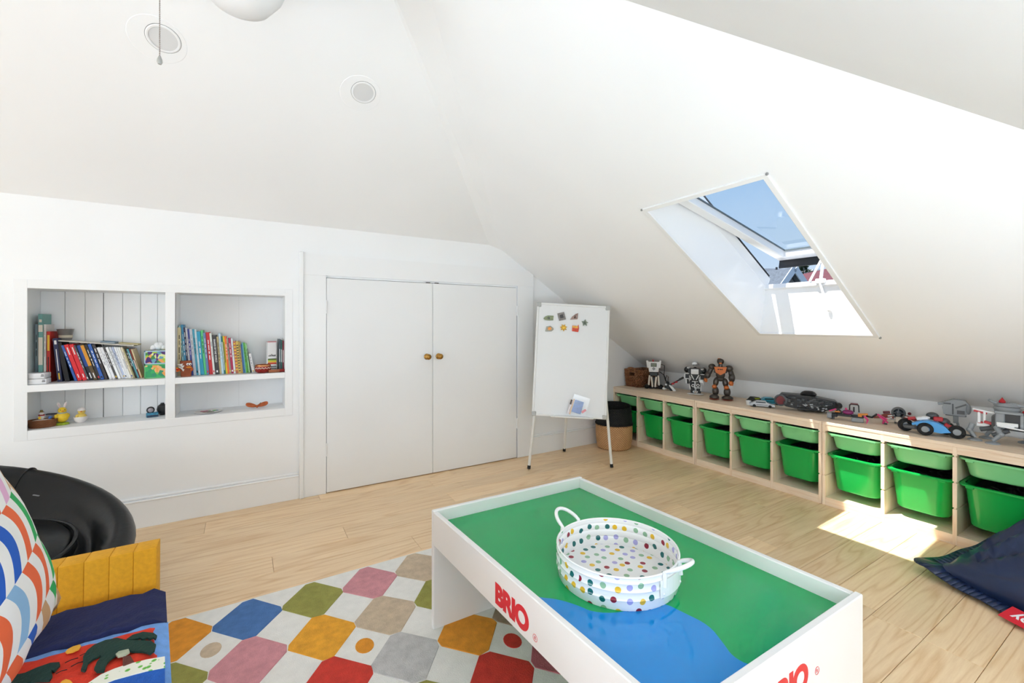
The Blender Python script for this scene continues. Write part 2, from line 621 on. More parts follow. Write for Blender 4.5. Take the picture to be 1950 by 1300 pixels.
quadpart('lining_panel', (SL(WS0, WY0), SL(WS0, WY1), SL(OS0, OY1, DF), SL(OS0, OY0, DF)), PVC)
MSL = Matrix(((sR.x, 0, nR.x, 0), (0, 1, 0, 0), (sR.z, 0, nR.z, SLB), (0, 0, 0, 1)))   # local (s, y, d) -> world
def slbox(m, s0, s1, y0_, y1_, d0, d1, bev=0.0):
    return m.span(s0, s1, y0_, y1_, d0, d1, bev=bev)
# interior casing strips with small dark corner pins
t = 0.022
for (a, b, c, d) in ((WS0 - t, WS0 + 0.004, WY0 - t, WY1 + t), (WS1 - 0.004, WS1 + t, WY0 - t, WY1 + t), (WS0, WS1, WY0 - t, WY0 + 0.004), (WS0, WS1, WY1 - 0.004, WY1 + t)):
    slbox(MB(), a, b, c, d, -0.008, 0.006, 0.002).xform(MSL).build('casing_strip', FRW, win, smooth=0)
for (a, c) in ((WS0 - t + 0.003, WY0 - t), (WS0 - t + 0.003, WY1 + t), (WS1 + t, WY0 - t)):
    MB().ball((a, c, -0.006), 0.007, u=8, v=6).xform(MSL).build('corner_pin', M('grey_pin', '8a8a88', 0.5), win)
# fixed frame
ff = MB()
slbox(ff, OS0 - 0.03, OS1 + 0.02, OY1, OY1 + 0.05, DF - 0.01, DF + 0.07, 0.003)
slbox(ff, OS0 - 0.03, OS1 + 0.02, OY0 - 0.05, OY0, DF - 0.01, DF + 0.07, 0.003)
slbox(ff, OS1 - 0.004, OS1 + 0.05, OY0 - 0.05, OY1 + 0.05, DF - 0.03, DF + 0.006, 0.003)
slbox(ff, OS0 - 0.06, OS0 + 0.0, OY0 - 0.05, OY1 + 0.05, DF - 0.01, DF + 0.08, 0.003)
ff.xform(MSL).build('window_frame', FRW, win, smooth=0)
slbox(MB(), OS0, OS1, OY1 + 0.0005, OY1 + 0.006, DF + 0.071, DF + 0.082).xform(MSL).build('gasket', M('black_gasket', '15161a', 0.6), win, smooth=0)
# sash: hinged at the top, its lower end pushed outwards
HA = math.atan(0.338)
MS = MSL @ Matrix.Translation((OS0 + 0.002, 0, 0.115)) @ Euler((0, -HA, 0)).to_matrix().to_4x4()
LSH = 1.215
SY0, SY1 = OY0 + 0.012, OY1 - 0.012
def sash(name, s0, s1, a, b, d0, d1, mat=FRW, bev=0.004):
    return MB().span(s0, s1, a, b, d0, d1, bev=bev).xform(MS).build(name, mat, win, smooth=0)
sash('sash_stile', 0, LSH, SY1 - 0.062, SY1, 0.0, 0.055)
sash('sash_stile', 0, LSH, SY0, SY0 + 0.062, 0.0, 0.055)
sash('sash_rail', LSH - 0.062, LSH, SY0, SY1, 0.0, 0.055)
sash('sash_rail', 0, 0.062, SY0, SY1, 0.0, 0.055)
sash('glazing_bead', 0.05, LSH - 0.06, SY1 - 0.068, SY1 - 0.060, 0.042, 0.05, M('grey_glazing_bead', '5d6a70', 0.5), 0)
sash('glazing_bead', LSH - 0.07, LSH - 0.062, SY0 + 0.06, SY1 - 0.06, 0.042, 0.05, M('grey_glazing_bead'), 0)
sash('flashing', LSH + 0.004, LSH + 0.016, SY0 - 0.02, SY1 - 0.002, -0.05, 0.062, M('black_flashing', '17181b', 0.45, var=0.2), 0)
sash('flashing', 0, LSH, SY1 + 0.002, SY1 + 0.012, 0.03, 0.07, M('black_flashing'), 0)
def glass_mat():
    g = NT('window_glass')
    t_ = g.n('ShaderNodeBsdfTransparent'); t_.inputs[0].default_value = (0.93, 0.97, 0.985, 1)
    gl = g.n('ShaderNodeBsdfGlossy'); gl.inputs['Roughness'].default_value = 0.02
    lw = g.n('ShaderNodeLayerWeight')
    mx = g.n('ShaderNodeMixShader')
    g.l(g.math('ADD', 0.04, g.math('MULTIPLY', 0.6, g.math('POWER', lw.outputs['Facing'], 4.0))), mx.inputs[0]); g.l(t_.outputs[0], mx.inputs[1]); g.l(gl.outputs[0], mx.inputs[2])
    g.l(mx.outputs[0], g.t.nodes['Material Output'].inputs['Surface'])
    return g.m
GLASS = glass_mat()
m = MB(); m.quad((0.05, SY0 + 0.05, 0.045), (LSH - 0.05, SY0 + 0.05, 0.045), (LSH - 0.05, SY1 - 0.05, 0.045), (0.05, SY1 - 0.05, 0.045))
m.xform(MS).build('pane', GLASS, win, smooth=0)
# opener: rod from the sash rail to the sill, with a small crank
pr = MS @ Vector((LSH - 0.02, 1.335, 0.0))
pb = Vector(SL(OS1 - 0.01, 1.30, DF - 0.005))
MB().rod(pr, pb, 0.009, n=8).box(tuple(pb), (0.03, 0.05, 0.03), bev=0.004).build('opener_arm', FRW, win)
pc = Vector(SL(OS1 - 0.012, 1.36, DF - 0.0))
MB().rod(pr, pc, 0.007, n=8).build('opener_arm', FRW, win)
q0 = pb + Vector((-0.01, 0, -0.01)); q1 = Vector(SL(3.42, 1.27, 0.17)); q2 = q1 + Vector((-0.01, -0.02, -0.05))
MB().tube([q0, q1, q2], 0.007, 8).ball(q2, 0.011).build('crank_handle', FRW, win)
# ------------------------------------------------------------------ pine storage units with green bins
PINE = wood('pale_pine', 'f6e4cd', 'e3bf98', 0.5, (16, 1.6, 16), 2.4, True, 0.75, 0.08)
PINEV = wood('pale_pine_upright', 'f6e4cd', 'e3bf98', 0.5, (16, 16, 1.6), 2.4, True, 0.75, 0.08)
UL, UD, UH = 0.928, 0.44, 0.53
UX = 3.165
UY = [2.296, 1.365, 0.434]
GRV = (0.462, 0.326, 0.19)
def upright(y0_, y1_, side):
    """vertical panel with routed runner grooves; side: -1 / +1 = the grooved faces (0 both)"""
    m = MB()
    ins = 0.005
    a = y0_ + (ins if side in (0, -1) else 0)
    b = y1_ - (ins if side in (0, 1) else 0)
    m.span(0.004, UD, a, b, 0.0, UH - 0.018)
    zs = [0.0] + [z for g in GRV[::-1] for z in (g - 0.004, g + 0.004)] + [UH - 0.018]
    for i in range(0, len(zs), 2):
        m.span(0.0, UD, y0_, y1_, zs[i], zs[i + 1], bev=0.0012)
    return m
unit_meshes = None
bay = (UL - 4 * 0.018) / 3
where = ('beside the whiteboard', 'in the middle of the row', 'nearest the beanbag')
units = []
for k, uy in enumerate(UY):
    u = thing('storage_unit', 'low pine storage unit with green bins, ' + where[k], 'storage unit', (UX, uy, 0.0), 0, 'pine storage units')
    units.append(u)
    if unit_meshes is None:
        unit_meshes = []
        def add(name, mb, rot=None):
            unit_meshes.append((name, mb.mesh(name, PINEV if name in ('side_panel', 'divider') else PINE, 0)))
        add('side_panel', upright(0.0, 0.018, 1))
        add('side_panel', upright(UL - 0.018, UL, -1))
        for i in (1, 2):
            add('divider', upright(i * (bay + 0.018), i * (bay + 0.018) + 0.018, 0))
        add('top_panel', MB().span(-0.001, UD + 0.002, 0.0, UL, UH - 0.018, UH, bev=0.0015))
        add('front_rail', MB().span(0.001, 0.018, 0.0182, UL - 0.0182, UH - 0.055, UH - 0.0181, bev=0.001))
        add('bottom_shelf', MB().span(0.018, UD, 0.0182, UL - 0.0182, 0.036, 0.052))
        add('bottom_rail', MB().span(0.001, 0.018, 0.0182, UL - 0.0182, 0.0, 0.052, bev=0.001))
        add('back_panel', MB().span(UD - 0.006, UD, 0.0182, UL - 0.0182, 0.052, UH - 0.0181))
    for name, me in unit_meshes:
        link(name, me, u)

def bin_mesh(w, d, h, taper):
    ZT = h
    body = []
    n = 6
    lv = [(0.0, 1 - taper - 0.05), (0.004, 1 - taper - 0.015), (0.012, 1 - taper), (h * 0.5, 1 - taper * 0.55), (h - 0.012, 1 - taper * 0.1)]
    rings = []
    for z, f in lv:
        rings.append(rrect((d - 0.03) * f, (w - 0.03) * f, 0.055, n, z))
    inner = []
    for z, f in lv[::-1]:
        inner.append(rrect((d - 0.03) * f - 0.005, (w - 0.03) * f - 0.005, 0.052, n, max(z, 0.004)))
    b = MB().loft(rings + [rrect(d - 0.03, w - 0.03, 0.055, n, h - 0.001)] + inner, True, True)
    rim = MB()
    o = rrect(d, w, 0.045, n)
    i_ = rrect(d - 0.034, w - 0.034, 0.05, n)
    def at(loop, z, k=1.0): return [(p[0] * k, p[1] * k, z) for p in loop]
    t_ = [at(i_, h - 0.006), at(i_, h), at(o, h), at(o, h - 0.009), at(rrect(d - 0.004, w - 0.004, 0.045, n), h - 0.009), at(rrect(d - 0.006, w - 0.006, 0.045, n), h - 0.004), at(i_, h - 0.006)]
    rim.loft(t_, False, False)
    for sy in (-1, 1):
        rim.box((-d / 2 + 0.012, sy * (w / 2 - 0.045), h - 0.013), (0.016, 0.03, 0.012), bev=0.002)
    return b, rim
LG = M('light_green_plastic', '84d491', 0.27, var=0.02, scale=4)
MG = M('mid_green_plastic', '12ad4c', 0.24, var=0.03, scale=4)
GREY_IN = M('bin_contents_and_shade', '1c1c1a', 0.8, var=0.7, scale=40)  # contents and the shade inside the bins together, as one dark colour
sb, sr_ = bin_mesh(bay + 0.004, 0.42, 0.098, 0.10)
sbm, srm = sb.mesh('bin_body', LG, 50), sr_.mesh('rim', LG, 40)
db, dr_ = bin_mesh(bay + 0.004, 0.42, 0.222, 0.13)
dbm, drm = db.mesh('bin_body', MG, 50), dr_.mesh('rim', MG, 40)
def heap(w, d, z):
    m = MB()
    rq = random.Random(9)
    m.loft([rrect(d - 0.06, w - 0.06, 0.05, 6, z - 0.03), rrect(d - 0.05, w - 0.055, 0.05, 6, z)], True, True)
    for _ in range(26):
        m.ball((rq.uniform(-d * 0.4, d * 0.4), rq.uniform(-w * 0.36, w * 0.36), z), (rq.uniform(0.014, 0.03), rq.uniform(0.014, 0.03), rq.uniform(0.008, 0.02)), rot=(rq.random(), rq.random(), 0), u=7, v=5)
    return m
csm = heap(bay, 0.42, 0.066).mesh('contents', GREY_IN, 0)
cdm = heap(bay, 0.42, 0.185).mesh('contents', GREY_IN, 0)
uname = ('unit beside the whiteboard', 'middle unit', 'unit nearest the beanbag')
bname = ('right bay', 'middle bay', 'left bay')
for k, uy in enumerate(UY):
    for i in range(3):
        yc = uy + 0.018 + bay / 2 + i * (bay + 0.018)
        b = thing('storage_bin', 'light green shallow plastic bin, upper %s of the %s' % (bname[i], uname[k]), 'bin', (UX + 0.213, yc, 0.364), 0, 'shallow light green bins')
        link('bin_body', sbm, b); link('rim', srm, b); link('contents', csm, b)
        b = thing('storage_bin', 'deep green plastic bin, lower %s of the %s' % (bname[i], uname[k]), 'bin', (UX + 0.213, yc, 0.105), 0, 'deep green bins')
        link('bin_body', dbm, b); link('rim', drm, b); link('contents', cdm, b)
# ------------------------------------------------------------------ whiteboard easel
rv = Vector((math.cos(HEAD), -math.sin(HEAD), 0))       # along the board
fv = Vector((math.sin(HEAD), math.cos(HEAD), 0))        # away from the viewer
up = Vector((0, 0, 1))
easel = thing('whiteboard_easel', 'white magnetic whiteboard on a three-legged easel beside the cupboard doors', 'whiteboard', (2.231, 2.752, 0), -HEAD)
# local frame: x along the board, y away from the viewer
BW, BH = 0.585, 0.905
ROLL, LEAN = R(3.2), R(6.5)
BC = Vector((0.018, 0.078, 0.86))
MBD = Matrix.Translation(BC) @ Euler((-LEAN, 0, 0)).to_matrix().to_4x4() @ Euler((0, ROLL, 0)).to_matrix().to_4x4()
ALU = M('white_aluminium', 'e6e6e4', 0.35, var=0.02)
WB = M('whiteboard_enamel', 'e6e7e7', 0.30, var=0.006, scale=3)
GPL = M('grey_plastic_corner', 'b4b4b2', 0.5)
MB().box((0, 0, 0), (BW - 0.01, 0.008, BH - 0.01)).xform(MBD).build('writing_surface', WB, easel, smooth=0)
for (c, s) in (((0, -0.002, BH / 2), (BW, 0.016, 0.018)), ((0, -0.002, -BH / 2), (BW, 0.016, 0.018)), ((BW / 2, -0.002, 0), (0.018, 0.016, BH)), ((-BW / 2, -0.002, 0), (0.018, 0.016, BH))):
    MB().box(c, s, bev=0.003).xform(MBD).build('board_frame', ALU, easel, smooth=0)
for sx in (-1, 1):
    for sz in (-1, 1):
        MB().box((sx * (BW / 2 - 0.008), -0.003, sz * (BH / 2 - 0.008)), (0.036, 0.02, 0.036), bev=0.004).xform(MBD).build('board_corner', GPL, easel, smooth=0)
MB().box((0.02, -0.03, -BH / 2 - 0.004), (0.34, 0.055, 0.012), bev=0.004).xform(MBD).build('pen_tray', ALU, easel, smooth=0)
def wl(x, y, z): return Vector((x, y, z))
def to_local(w):
    d = Vector(w) - Vector((2.231, 2.752, 0))
    return Vector((d.dot(rv), d.dot(fv), w[2]))
LEGM = M('cream_leg_metal', 'e4e1da', 0.4)
RUB = M('black_rubber', '1c1c1c', 0.7, var=0.1)
ftL, ftR, ftB = to_local((1.936, 2.909, 0)), to_local((2.527, 2.592, 0)), to_local((2.482, 3.150, 0))
tops = (MBD @ Vector((-BW / 2 + 0.055, 0.022, 0.25)), MBD @ Vector((BW / 2 - 0.06, 0.022, 0.25)), MBD @ Vector((0.0, 0.03, 0.40)))
for ft, tp in ((ftL, tops[0]), (ftR, tops[1]), (ftB, tops[2])):
    d = (ft - tp).normalized()
    lg = MB().rod(tp, ft - d * 0.02, 0.0115, n=12).build('leg', LEGM, easel)
    MB().rod(ft - d * 0.03, ft - d * 0.004, 0.0135, n=12).build('rubber_foot', RUB, lg)
# magnets: local board coordinates (x from centre, z from centre), size, colours
def board_world(x, z, y=-0.0075):
    return Matrix.Translation((2.231, 2.752, 0)) @ Euler((0, 0, -HEAD)).to_matrix().to_4x4() @ MBD @ Matrix.Translation((x, y, z))
def magnet(name, label, x, z, pts, c1, c2, rot=0, bits=()):
    o = link(name, None)
    o.matrix_world = board_world(x, z) @ Euler((0, rot, 0)).to_matrix().to_4x4()
    tag(o, label, 'magnet', 'magnets on the whiteboard')
    tm = Matrix(((1, 0, 0, 0), (0, 0, 1, 0), (0, 1, 0, 0), (0, 0, 0, 1)))
    MB().prism(pts, -0.004, tm).build('magnet_body', M(name + '_body', c1, 0.5, var=0.35, scale=90), o, smooth=0)
    for bi, b in enumerate(bits):
        MB().prism(b, 0.0012, Matrix.Translation((0, -0.0051, 0)) @ tm).build('printed_patch', M(name + '_patch', c2, 0.5, var=0.25, scale=60), o, smooth=0)
def ngon(n, r, a0=0, sx=1, sy=1): return [(r * sx * math.cos(a0 + 2 * math.pi * i / n), r * sy * math.sin(a0 + 2 * math.pi * i / n)) for i in range(n)]
magnet('fish_magnet', 'olive green fish-shaped magnet at top left of whiteboard', -0.20, 0.335, [(-0.045, -0.004), (-0.032, 0.012), (-0.01, 0.022), (0.04, 0.02), (0.036, -0.018), (0.0, -0.02), (-0.03, -0.016)], '8f9a78', '5c6456', -0.05, [ngon(8, 0.012, 0, 1, 0.8)])
magnet('square_magnet', 'grey patterned square magnet, tilted, on whiteboard', -0.095, 0.355, [(-0.028, -0.032), (0.028, -0.032), (0.028, 0.032), (-0.028, 0.032)], '8b8682', '4a4748', 0.32 - 0.6, [ngon(4, 0.02, 0.78), ])
magnet('wing_magnet', 'striped brown butterfly-wing magnet on whiteboard', 0.01, 0.36, [(-0.035, -0.028), (0.026, -0.022), (0.03, 0.03), (0.01, 0.022), (-0.02, -0.004)], 'a58a80', '3d2c26', 0, [[(-0.005, -0.015), (0.012, -0.012), (0.006, 0.014)]])
magnet('turtle_magnet', 'grey-green starfish-like turtle magnet at right of whiteboard magnets', 0.098, 0.312, [(0.03, 0.004), (0.012, 0.012), (0.004, 0.03), (-0.01, 0.014), (-0.028, 0.012), (-0.016, -0.006), (-0.014, -0.026), (0.002, -0.014), (0.018, -0.026), (0.014, -0.004)], '7d8a7c', '566054', 0, [ngon(7, 0.01)])
magnet('hedgehog_magnet', 'small orange and grey hedgehog magnet, lower left on whiteboard', -0.19, 0.248, [(-0.034, -0.024), (-0.028, 0.016), (0.006, 0.024), (0.032, 0.006), (0.034, -0.006), (0.018, -0.022)], 'a8a596', 'e89a4a', 0, [ngon(9, 0.016, 0, 1, 0.85)])
magnet('sun_magnet', 'yellow star-shaped magnet in the middle of the lower magnets', -0.075, 0.262, [((0.032 if i % 2 == 0 else 0.018) * math.cos(i * math.pi / 7 + 0.3), (0.032 if i % 2 == 0 else 0.018) * math.sin(i * math.pi / 7 + 0.3)) for i in range(14)], 'd9a62c', 'f2c440', 0, [ngon(9, 0.011)])
magnet('crab_magnet', 'red and yellow crab magnet on whiteboard', 0.022, 0.262, [(-0.028, -0.024), (0.024, -0.03), (0.03, 0.0), (0.024, 0.034), (0.018, 0.02), (-0.026, 0.022)], 'd9503a', 'eab04a', 0, [[(-0.024, 0.002), (0.02, 0.002), (0.02, 0.02), (-0.024, 0.02)]])
# clear bag with a blue card, pencil and marker resting on the pen tray
bag = link('zip_bag', None)
bag.matrix_world = board_world(0.03, -BH / 2 + 0.012, -0.042) @ Euler((0, 0.26, 0)).to_matrix().to_4x4()
tag(bag, 'clear zip bag holding a blue card and pencils on the whiteboard tray', 'bag')
def clear_mat():
    g = NT('clear_film')
    t_ = g.n('ShaderNodeBsdfTransparent')
    gl = g.n('ShaderNodeBsdfGlossy'); gl.inputs['Roughness'].default_value = 0.15
    mx = g.n('ShaderNodeMixShader'); mx.inputs[0].default_value = 0.06
    g.l(t_.outputs[0], mx.inputs[1]); g.l(gl.outputs[0], mx.inputs[2])
    g.l(mx.outputs[0], g.t.nodes['Material Output'].inputs['Surface'])
    return g.m
FILM = clear_mat()
MB().box((0.02, -0.012, 0.085), (0.135, 0.002, 0.165), bev=0.0008).build('film', FILM, bag, smooth=0)
MB().box((0.012, -0.004, 0.075), (0.074, 0.004, 0.10), bev=0.002).build('blue_card', M('blue_card_print', '3f68b4', 0.5, var=0.3, scale=70), bag, smooth=0)
MB().rod((-0.034, -0.004, 0.0), (-0.034, -0.004, 0.125), 0.005).build('pencil', M('pencil_wood', 'd9a05a', 0.5), bag)
MB().rod((-0.048, -0.002, 0.002), (-0.048, -0.002, 0.075), 0.0075).build('marker', M('white_marker', 'e9e3e6', 0.4), bag)
MB().rod((-0.048, -0.002, 0.076), (-0.048, -0.002, 0.115), 0.008).build('marker_cap', M('brown_cap', '4a3630', 0.4), bag)
MB().box((0.068, -0.004, 0.058), (0.04, 0.006, 0.018), rot=(0, -0.9, 0), bev=0.002).build('red_clip', M('red_clip', 'd23a44', 0.4), bag, smooth=0)

# ------------------------------------------------------------------ round hamper basket, two-tone
def weave(name, c1, c2, sx, sz, bumpd=0.6, rough=0.75, polar=True):
    g = NT(name)
    tc = g.n('ShaderNodeTexCoord')
    sp = g.n('ShaderNodeSeparateXYZ')
    g.l(tc.outputs['Object'], sp.inputs[0])
    if polar:
        u = g.math('MULTIPLY', g.math('ARCTAN2', sp.outputs[1], sp.outputs[0]), sx)
    else:
        u = g.math('MULTIPLY', g.math('ADD', sp.outputs[0], sp.outputs[1]), sx)
    v = g.math('MULTIPLY', sp.outputs[2], sz)
    rowi = g.math('FLOOR', v)
    su = g.math('SINE', g.math('ADD', g.math('MULTIPLY', u, 1.0), g.math('MULTIPLY', rowi, math.pi)))
    sv = g.math('ABSOLUTE', g.math('SINE', g.math('MULTIPLY', v, math.pi)))
    hgt = g.math('MULTIPLY', g.math('ADD', g.math('MULTIPLY', su, 0.4), 0.6), sv)
    nz = g.n('ShaderNodeTexNoise'); nz.inputs['Scale'].default_value = 30; nz.inputs['Detail'].default_value = 4
    g.l(tc.outputs['Object'], nz.inputs['Vector'])
    f = g.math('MULTIPLY', hgt, g.math('ADD', g.math('MULTIPLY', nz.outputs['Fac'], 1.1), 0.35))
    g.l(g.mix(f, col(c2), col(c1)), g.b.inputs['Base Color'])
    g.b.inputs['Roughness'].default_value = rough
    g.bump(hgt, bumpd, 0.006)
    MATS[name] = g.m
    return g.m
hamper = thing('hamper_basket', 'round woven basket with natural base and black slouchy top, by the whiteboard leg', 'basket', (2.972, 3.02, 0))
NAT = weave('natural_jute_weave', 'ecc08e', 'a8764a', 46, 95)
BLK = weave('black_jute_weave', '17171a', '060607', 46, 95)
Hh = 0.40
prof = [(0.0, 0.0), (0.142, 0.0), (0.155, 0.012), (0.166, 0.08), (0.170, 0.16), (0.168, 0.232)]
MB().lathe(prof, 56).build('basket_base', NAT, hamper)
def wob(i, n, z): return 1 + 0.035 * math.sin(3 * 2 * math.pi * i / n + 1.0) * z
def hring(r, z, amp, n=56):
    return [(r * (1 + amp * math.sin(2 * 2 * math.pi * i / n + 0.6)) * math.cos(2 * math.pi * i / n), r * (1 + amp * math.sin(2 * 2 * math.pi * i / n + 0.6)) * math.sin(2 * math.pi * i / n), z + amp * 0.28 * math.cos(2 * math.pi * i / n - 0.9)) for i in range(n)]
MB().loft([hring(0.169, 0.226, 0.0), hring(0.1675, 0.27, 0.006), hring(0.164, 0.34, 0.02), hring(0.158, 0.392, 0.04), hring(0.152, 0.394, 0.04), hring(0.156, 0.34, 0.02), hring(0.160, 0.25, 0.0), hring(0.13, 0.05, 0.0)], False, True).build('basket_top', BLK, hamper)
fr = MB()
for i in range(110):
    a = 2 * math.pi * i / 110
    l_ = random.uniform(0.008, 0.02)
    fr.rod((0.1705 * math.cos(a), 0.1705 * math.sin(a), 0.234), (0.172 * math.cos(a + 0.02), 0.172 * math.sin(a + 0.02), 0.234 - l_), 0.0035, 0.0012, 5)
fo = fr.build('fringe', BLK, hamper)

# ------------------------------------------------------------------ rectangular wicker basket on the first unit
WK = weave('brown_wicker_weave', 'dca470', '7d4c2c', 150, 0.5, 0.5, 0.6, False)
wb = thing('wicker_basket', 'brown rectangular wicker basket with handles on the pine unit in the corner', 'basket', (3.445, 3.112, UH))
rows = 11
for r_ in range(rows):
    z = 0.008 + r_ * 0.0158
    k = 0.90 + 0.10 * r_ / rows
    loop = rrect(0.285 * k, 0.195 * k, 0.02, 4)
    pts = []
    n = len(loop)
    for i in range(n):
        a, b = Vector(loop[i]), Vector(loop[(i + 1) % n])
        st = max(1, int((b - a).length / 0.012))
        for q in range(st):
            pts.append(a + (b - a) * (q / st))
    out = []
    for i, p in enumerate(pts):
        w = 0.0048 * (1 if (i + r_) % 2 else -1)
        d = Vector((p.x, p.y, 0)).normalized()
        out.append(p + d * w + Vector((0, 0, z)))
    if r_ in (7, 8):   # hand holes at both short ends
        for sgn in (1, -1):
            pass
        segs = []
        cur = []
        for p in out:
            if abs(p.y) < 0.036 and abs(p.x) > 0.1:
                if len(cur) > 1:
                    segs.append(cur)
                cur = []
            else:
                cur.append(p)
        if len(cur) > 1:
            segs.append(cur)
        mm = MB()
        for s_ in segs:
            mm.tube(s_, 0.0079, 6)
        mm.build('wicker_row', WK, wb)
    else:
        MB().tube(out, 0.0079, 6, True).build('wicker_row', WK, wb)
MB().box((0, 0, 0.006), (0.24, 0.16, 0.01)).build('basket_bottom', WK, wb)
for sgn in (1, -1):
    MB().tube([(sgn * 0.142, -0.05, 0.172), (sgn * 0.145, -0.03, 0.184), (sgn * 0.146, 0, 0.188), (sgn * 0.145, 0.03, 0.184), (sgn * 0.142, 0.05, 0.172)], 0.011, 8).build('handle', WK, wb)
# ------------------------------------------------------------------ rug with lozenge pattern
RUGW = M('cream_rug_pile', 'ebe8e2', 0.95, var=0.05, scale=30, bump=0.5, bscale=260)
rug = MB()
rug.span(-0.735, 1.24, -0.30, 2.125, 0.0005, 0.0115, bev=0.004)
rug_o = tag(rug.build('rug', RUGW), 'cream rug with coloured lozenges and dots under the play table', 'rug')
RC = {'orange': 'e2932a', 'blue': '4a74ad', 'olive': '98954a', 'pink': 'd08f96', 'beige': 'c9b49a', 'yellow': 'eba52f', 'red': 'cf3a2c', 'grey': 'c2bfbd', 'rose': 'b5636b', 'taupe': '9d8670'}
RUGM = {k: M('rug_pile_' + k, v, 0.95, var=0.16, scale=34, bump=0.6, bscale=240) for k, v in RC.items()}
PX, PY = 0.2315, 0.2555
hw, hh, cl = PX / 2 - 0.001, PY / 2 - 0.001, 0.016
loz = [(-hw, cl), (-hw, -cl), (-cl * 1.3, -hh), (cl * 1.3, -hh), (hw, -cl), (hw, cl), (cl * 1.3, hh), (-cl * 1.3, hh)]
grid = {(-1, 0): 'orange', (0, 0): 'blue', (1, 0): 'olive', (2, 0): 'pink', (3, 0): 'beige', (4, 0): 'rose',
        (-1, 1): 'olive', (0, 1): 'pink', (1, 1): 'yellow', (2, 1): 'beige', (3, 1): 'olive', (4, 1): 'grey',
        (0, 2): 'taupe', (1, 2): 'red', (2, 2): 'grey', (3, 2): 'orange', (4, 2): 'taupe',
        (2, 3): 'olive', (3, 3): 'red', (4, 3): 'rose', (1, 3): 'beige', (0, 3): 'blue'}
cyc = list(RC)
def jitter(p):
    return (p[0] + random.uniform(-0.004, 0.004), p[1] + random.uniform(-0.004, 0.004))
for i in range(-4, 6):
    for j in range(0, 9):
        cx_, cy_ = 0.0155 + PX * i, 1.985 - PY * j
        if cx_ + hw > 1.23 or cx_ - hw < -0.73:
            continue
        k = grid.get((i, j), cyc[(i * 3 + j * 5) % len(cyc)])
        MB().prism([jitter(p) for p in loz], 0.0042, Matrix.Translation((cx_, cy_, 0.0095)), bev=0.0015).build('lozenge', RUGM[k], rug_o, smooth=0)
for (x, y, k) in ((-0.098, 1.859, 'beige'), (0.366, 1.60, 'orange'), (0.826, 1.347, 'red')):
    MB().prism(ngon(18, 0.033, 0, 0.95, 1.18), 0.004, Matrix.Translation((x, y, 0.0095)), bev=0.001).build('dot', RUGM[k], rug_o, smooth=0)

# ------------------------------------------------------------------ train play table
TX, TY, TH = 0.602, 1.565, 0.455
exv = Vector((math.cos(R(-0.7)), math.sin(R(-0.7)), 0))
eyv = Vector((-math.sin(R(2.5)), math.cos(R(2.5)), 0))
MT = Matrix(((exv.x, eyv.x, 0, 0), (exv.y, eyv.y, 0, 0), (0, 0, 1, 0), (0, 0, 0, 1)))
TW, TL_ = 0.715, 1.065
table = thing('play_table', 'white children\'s train play table with green and blue printed top', 'table', (TX, TY, 0))
LAM = M('white_laminate', 'e9e7e4', 0.28, var=0.01, scale=3)
Z0T = 0.0117
def tp(name, x0, x1, y0_, y1_, z0, z1, mat=LAM, bev=0.0025):
    return MB().span(x0, x1, y0_, y1_, z0, z1, bev=bev).xform(MT).build(name, mat, table, smooth=0)
tp('end_panel', 0, TW, -0.018, 0, Z0T, TH)
tp('end_panel', 0, TW, -TL_, -TL_ + 0.018, Z0T, TH)
tp('side_rail', 0, 0.018, -TL_ + 0.0185, -0.0185, TH - 0.128, TH - 0.003)
tp('side_rail', TW - 0.018, TW, -TL_ + 0.0185, -0.0185, TH - 0.128, TH - 0.003)
TGREEN = M('glossy_green_print', '00a45a', 0.13, var=0.05, scale=2.5, spec=0.5)
TBLUE = M('glossy_blue_print', '0a88d6', 0.13, var=0.05, scale=2.5, spec=0.6)
board = tp('play_board', 0.0185, TW - 0.0185, -TL_ + 0.0185, -0.0185, 0.398, 0.41, TGREEN, 0)
lake = [(0.0186, -0.52), (0.052, -0.585), (0.092, -0.618), (0.12, -0.667), (0.134, -0.711), (0.188, -0.747), (0.24, -0.752), (0.271, -0.75), (0.318, -0.779), (0.326, -0.828), (0.337, -0.893), (0.307, -0.95), (0.285, -0.985), (0.291, -1.022), (0.339, -1.046), (0.0186, -1.046)]
def smooth_poly(p, n=2):
    for _ in range(n):
        q = [p[0]]
        for a, b in zip(p, p[1:]):
            q += [(a[0] * 0.75 + b[0] * 0.25, a[1] * 0.75 + b[1] * 0.25), (a[0] * 0.25 + b[0] * 0.75, a[1] * 0.25 + b[1] * 0.75)]
        q.append(p[-1])
        p = q
    return p
lk = smooth_poly(lake[:-1]) + [lake[-1]]
MB().prism(lk, 0.0003, Matrix.Translation((0, 0, 0.4100))).xform(MT).build('lake_print', TBLUE, board, smooth=0)
LRED = M('red_lettering', 'd81f2c', 0.35)
# lettering on the long side (reads from the viewer's side) and on the near end panel
side = Matrix(((0, 0, -1, 0), (-1, 0, 0, 0), (0, 1, 0, 0), (0, 0, 0, 1)))
def lettering(x, mirror_m):
    text_obj('BRIO', 0.0775, LRED, table, mirror_m, 'brand_lettering', bold=0.0042, depth=0.0003, spacing=0.93)
    return None
ls = MT @ Matrix.Translation((-0.0004, -0.455, 0.349)) @ side
lettering(0, ls)
text_obj('R', 0.011, LRED, table, MT @ Matrix.Translation((-0.0004, -0.6445, 0.3525)) @ side, 'trademark_letter', depth=0.0003)
ring = Matrix.Translation((-0.0004, -0.648, 0.3562)) @ Euler((0, R(90), 0)).to_matrix().to_4x4()
MB().tube([(0.0088 * math.cos(2 * math.pi * i / 24), 0.0088 * math.sin(2 * math.pi * i / 24), 0) for i in range(24)], 0.0006, 4, True).xform(MT @ ring).build('trademark_ring', LRED, table)
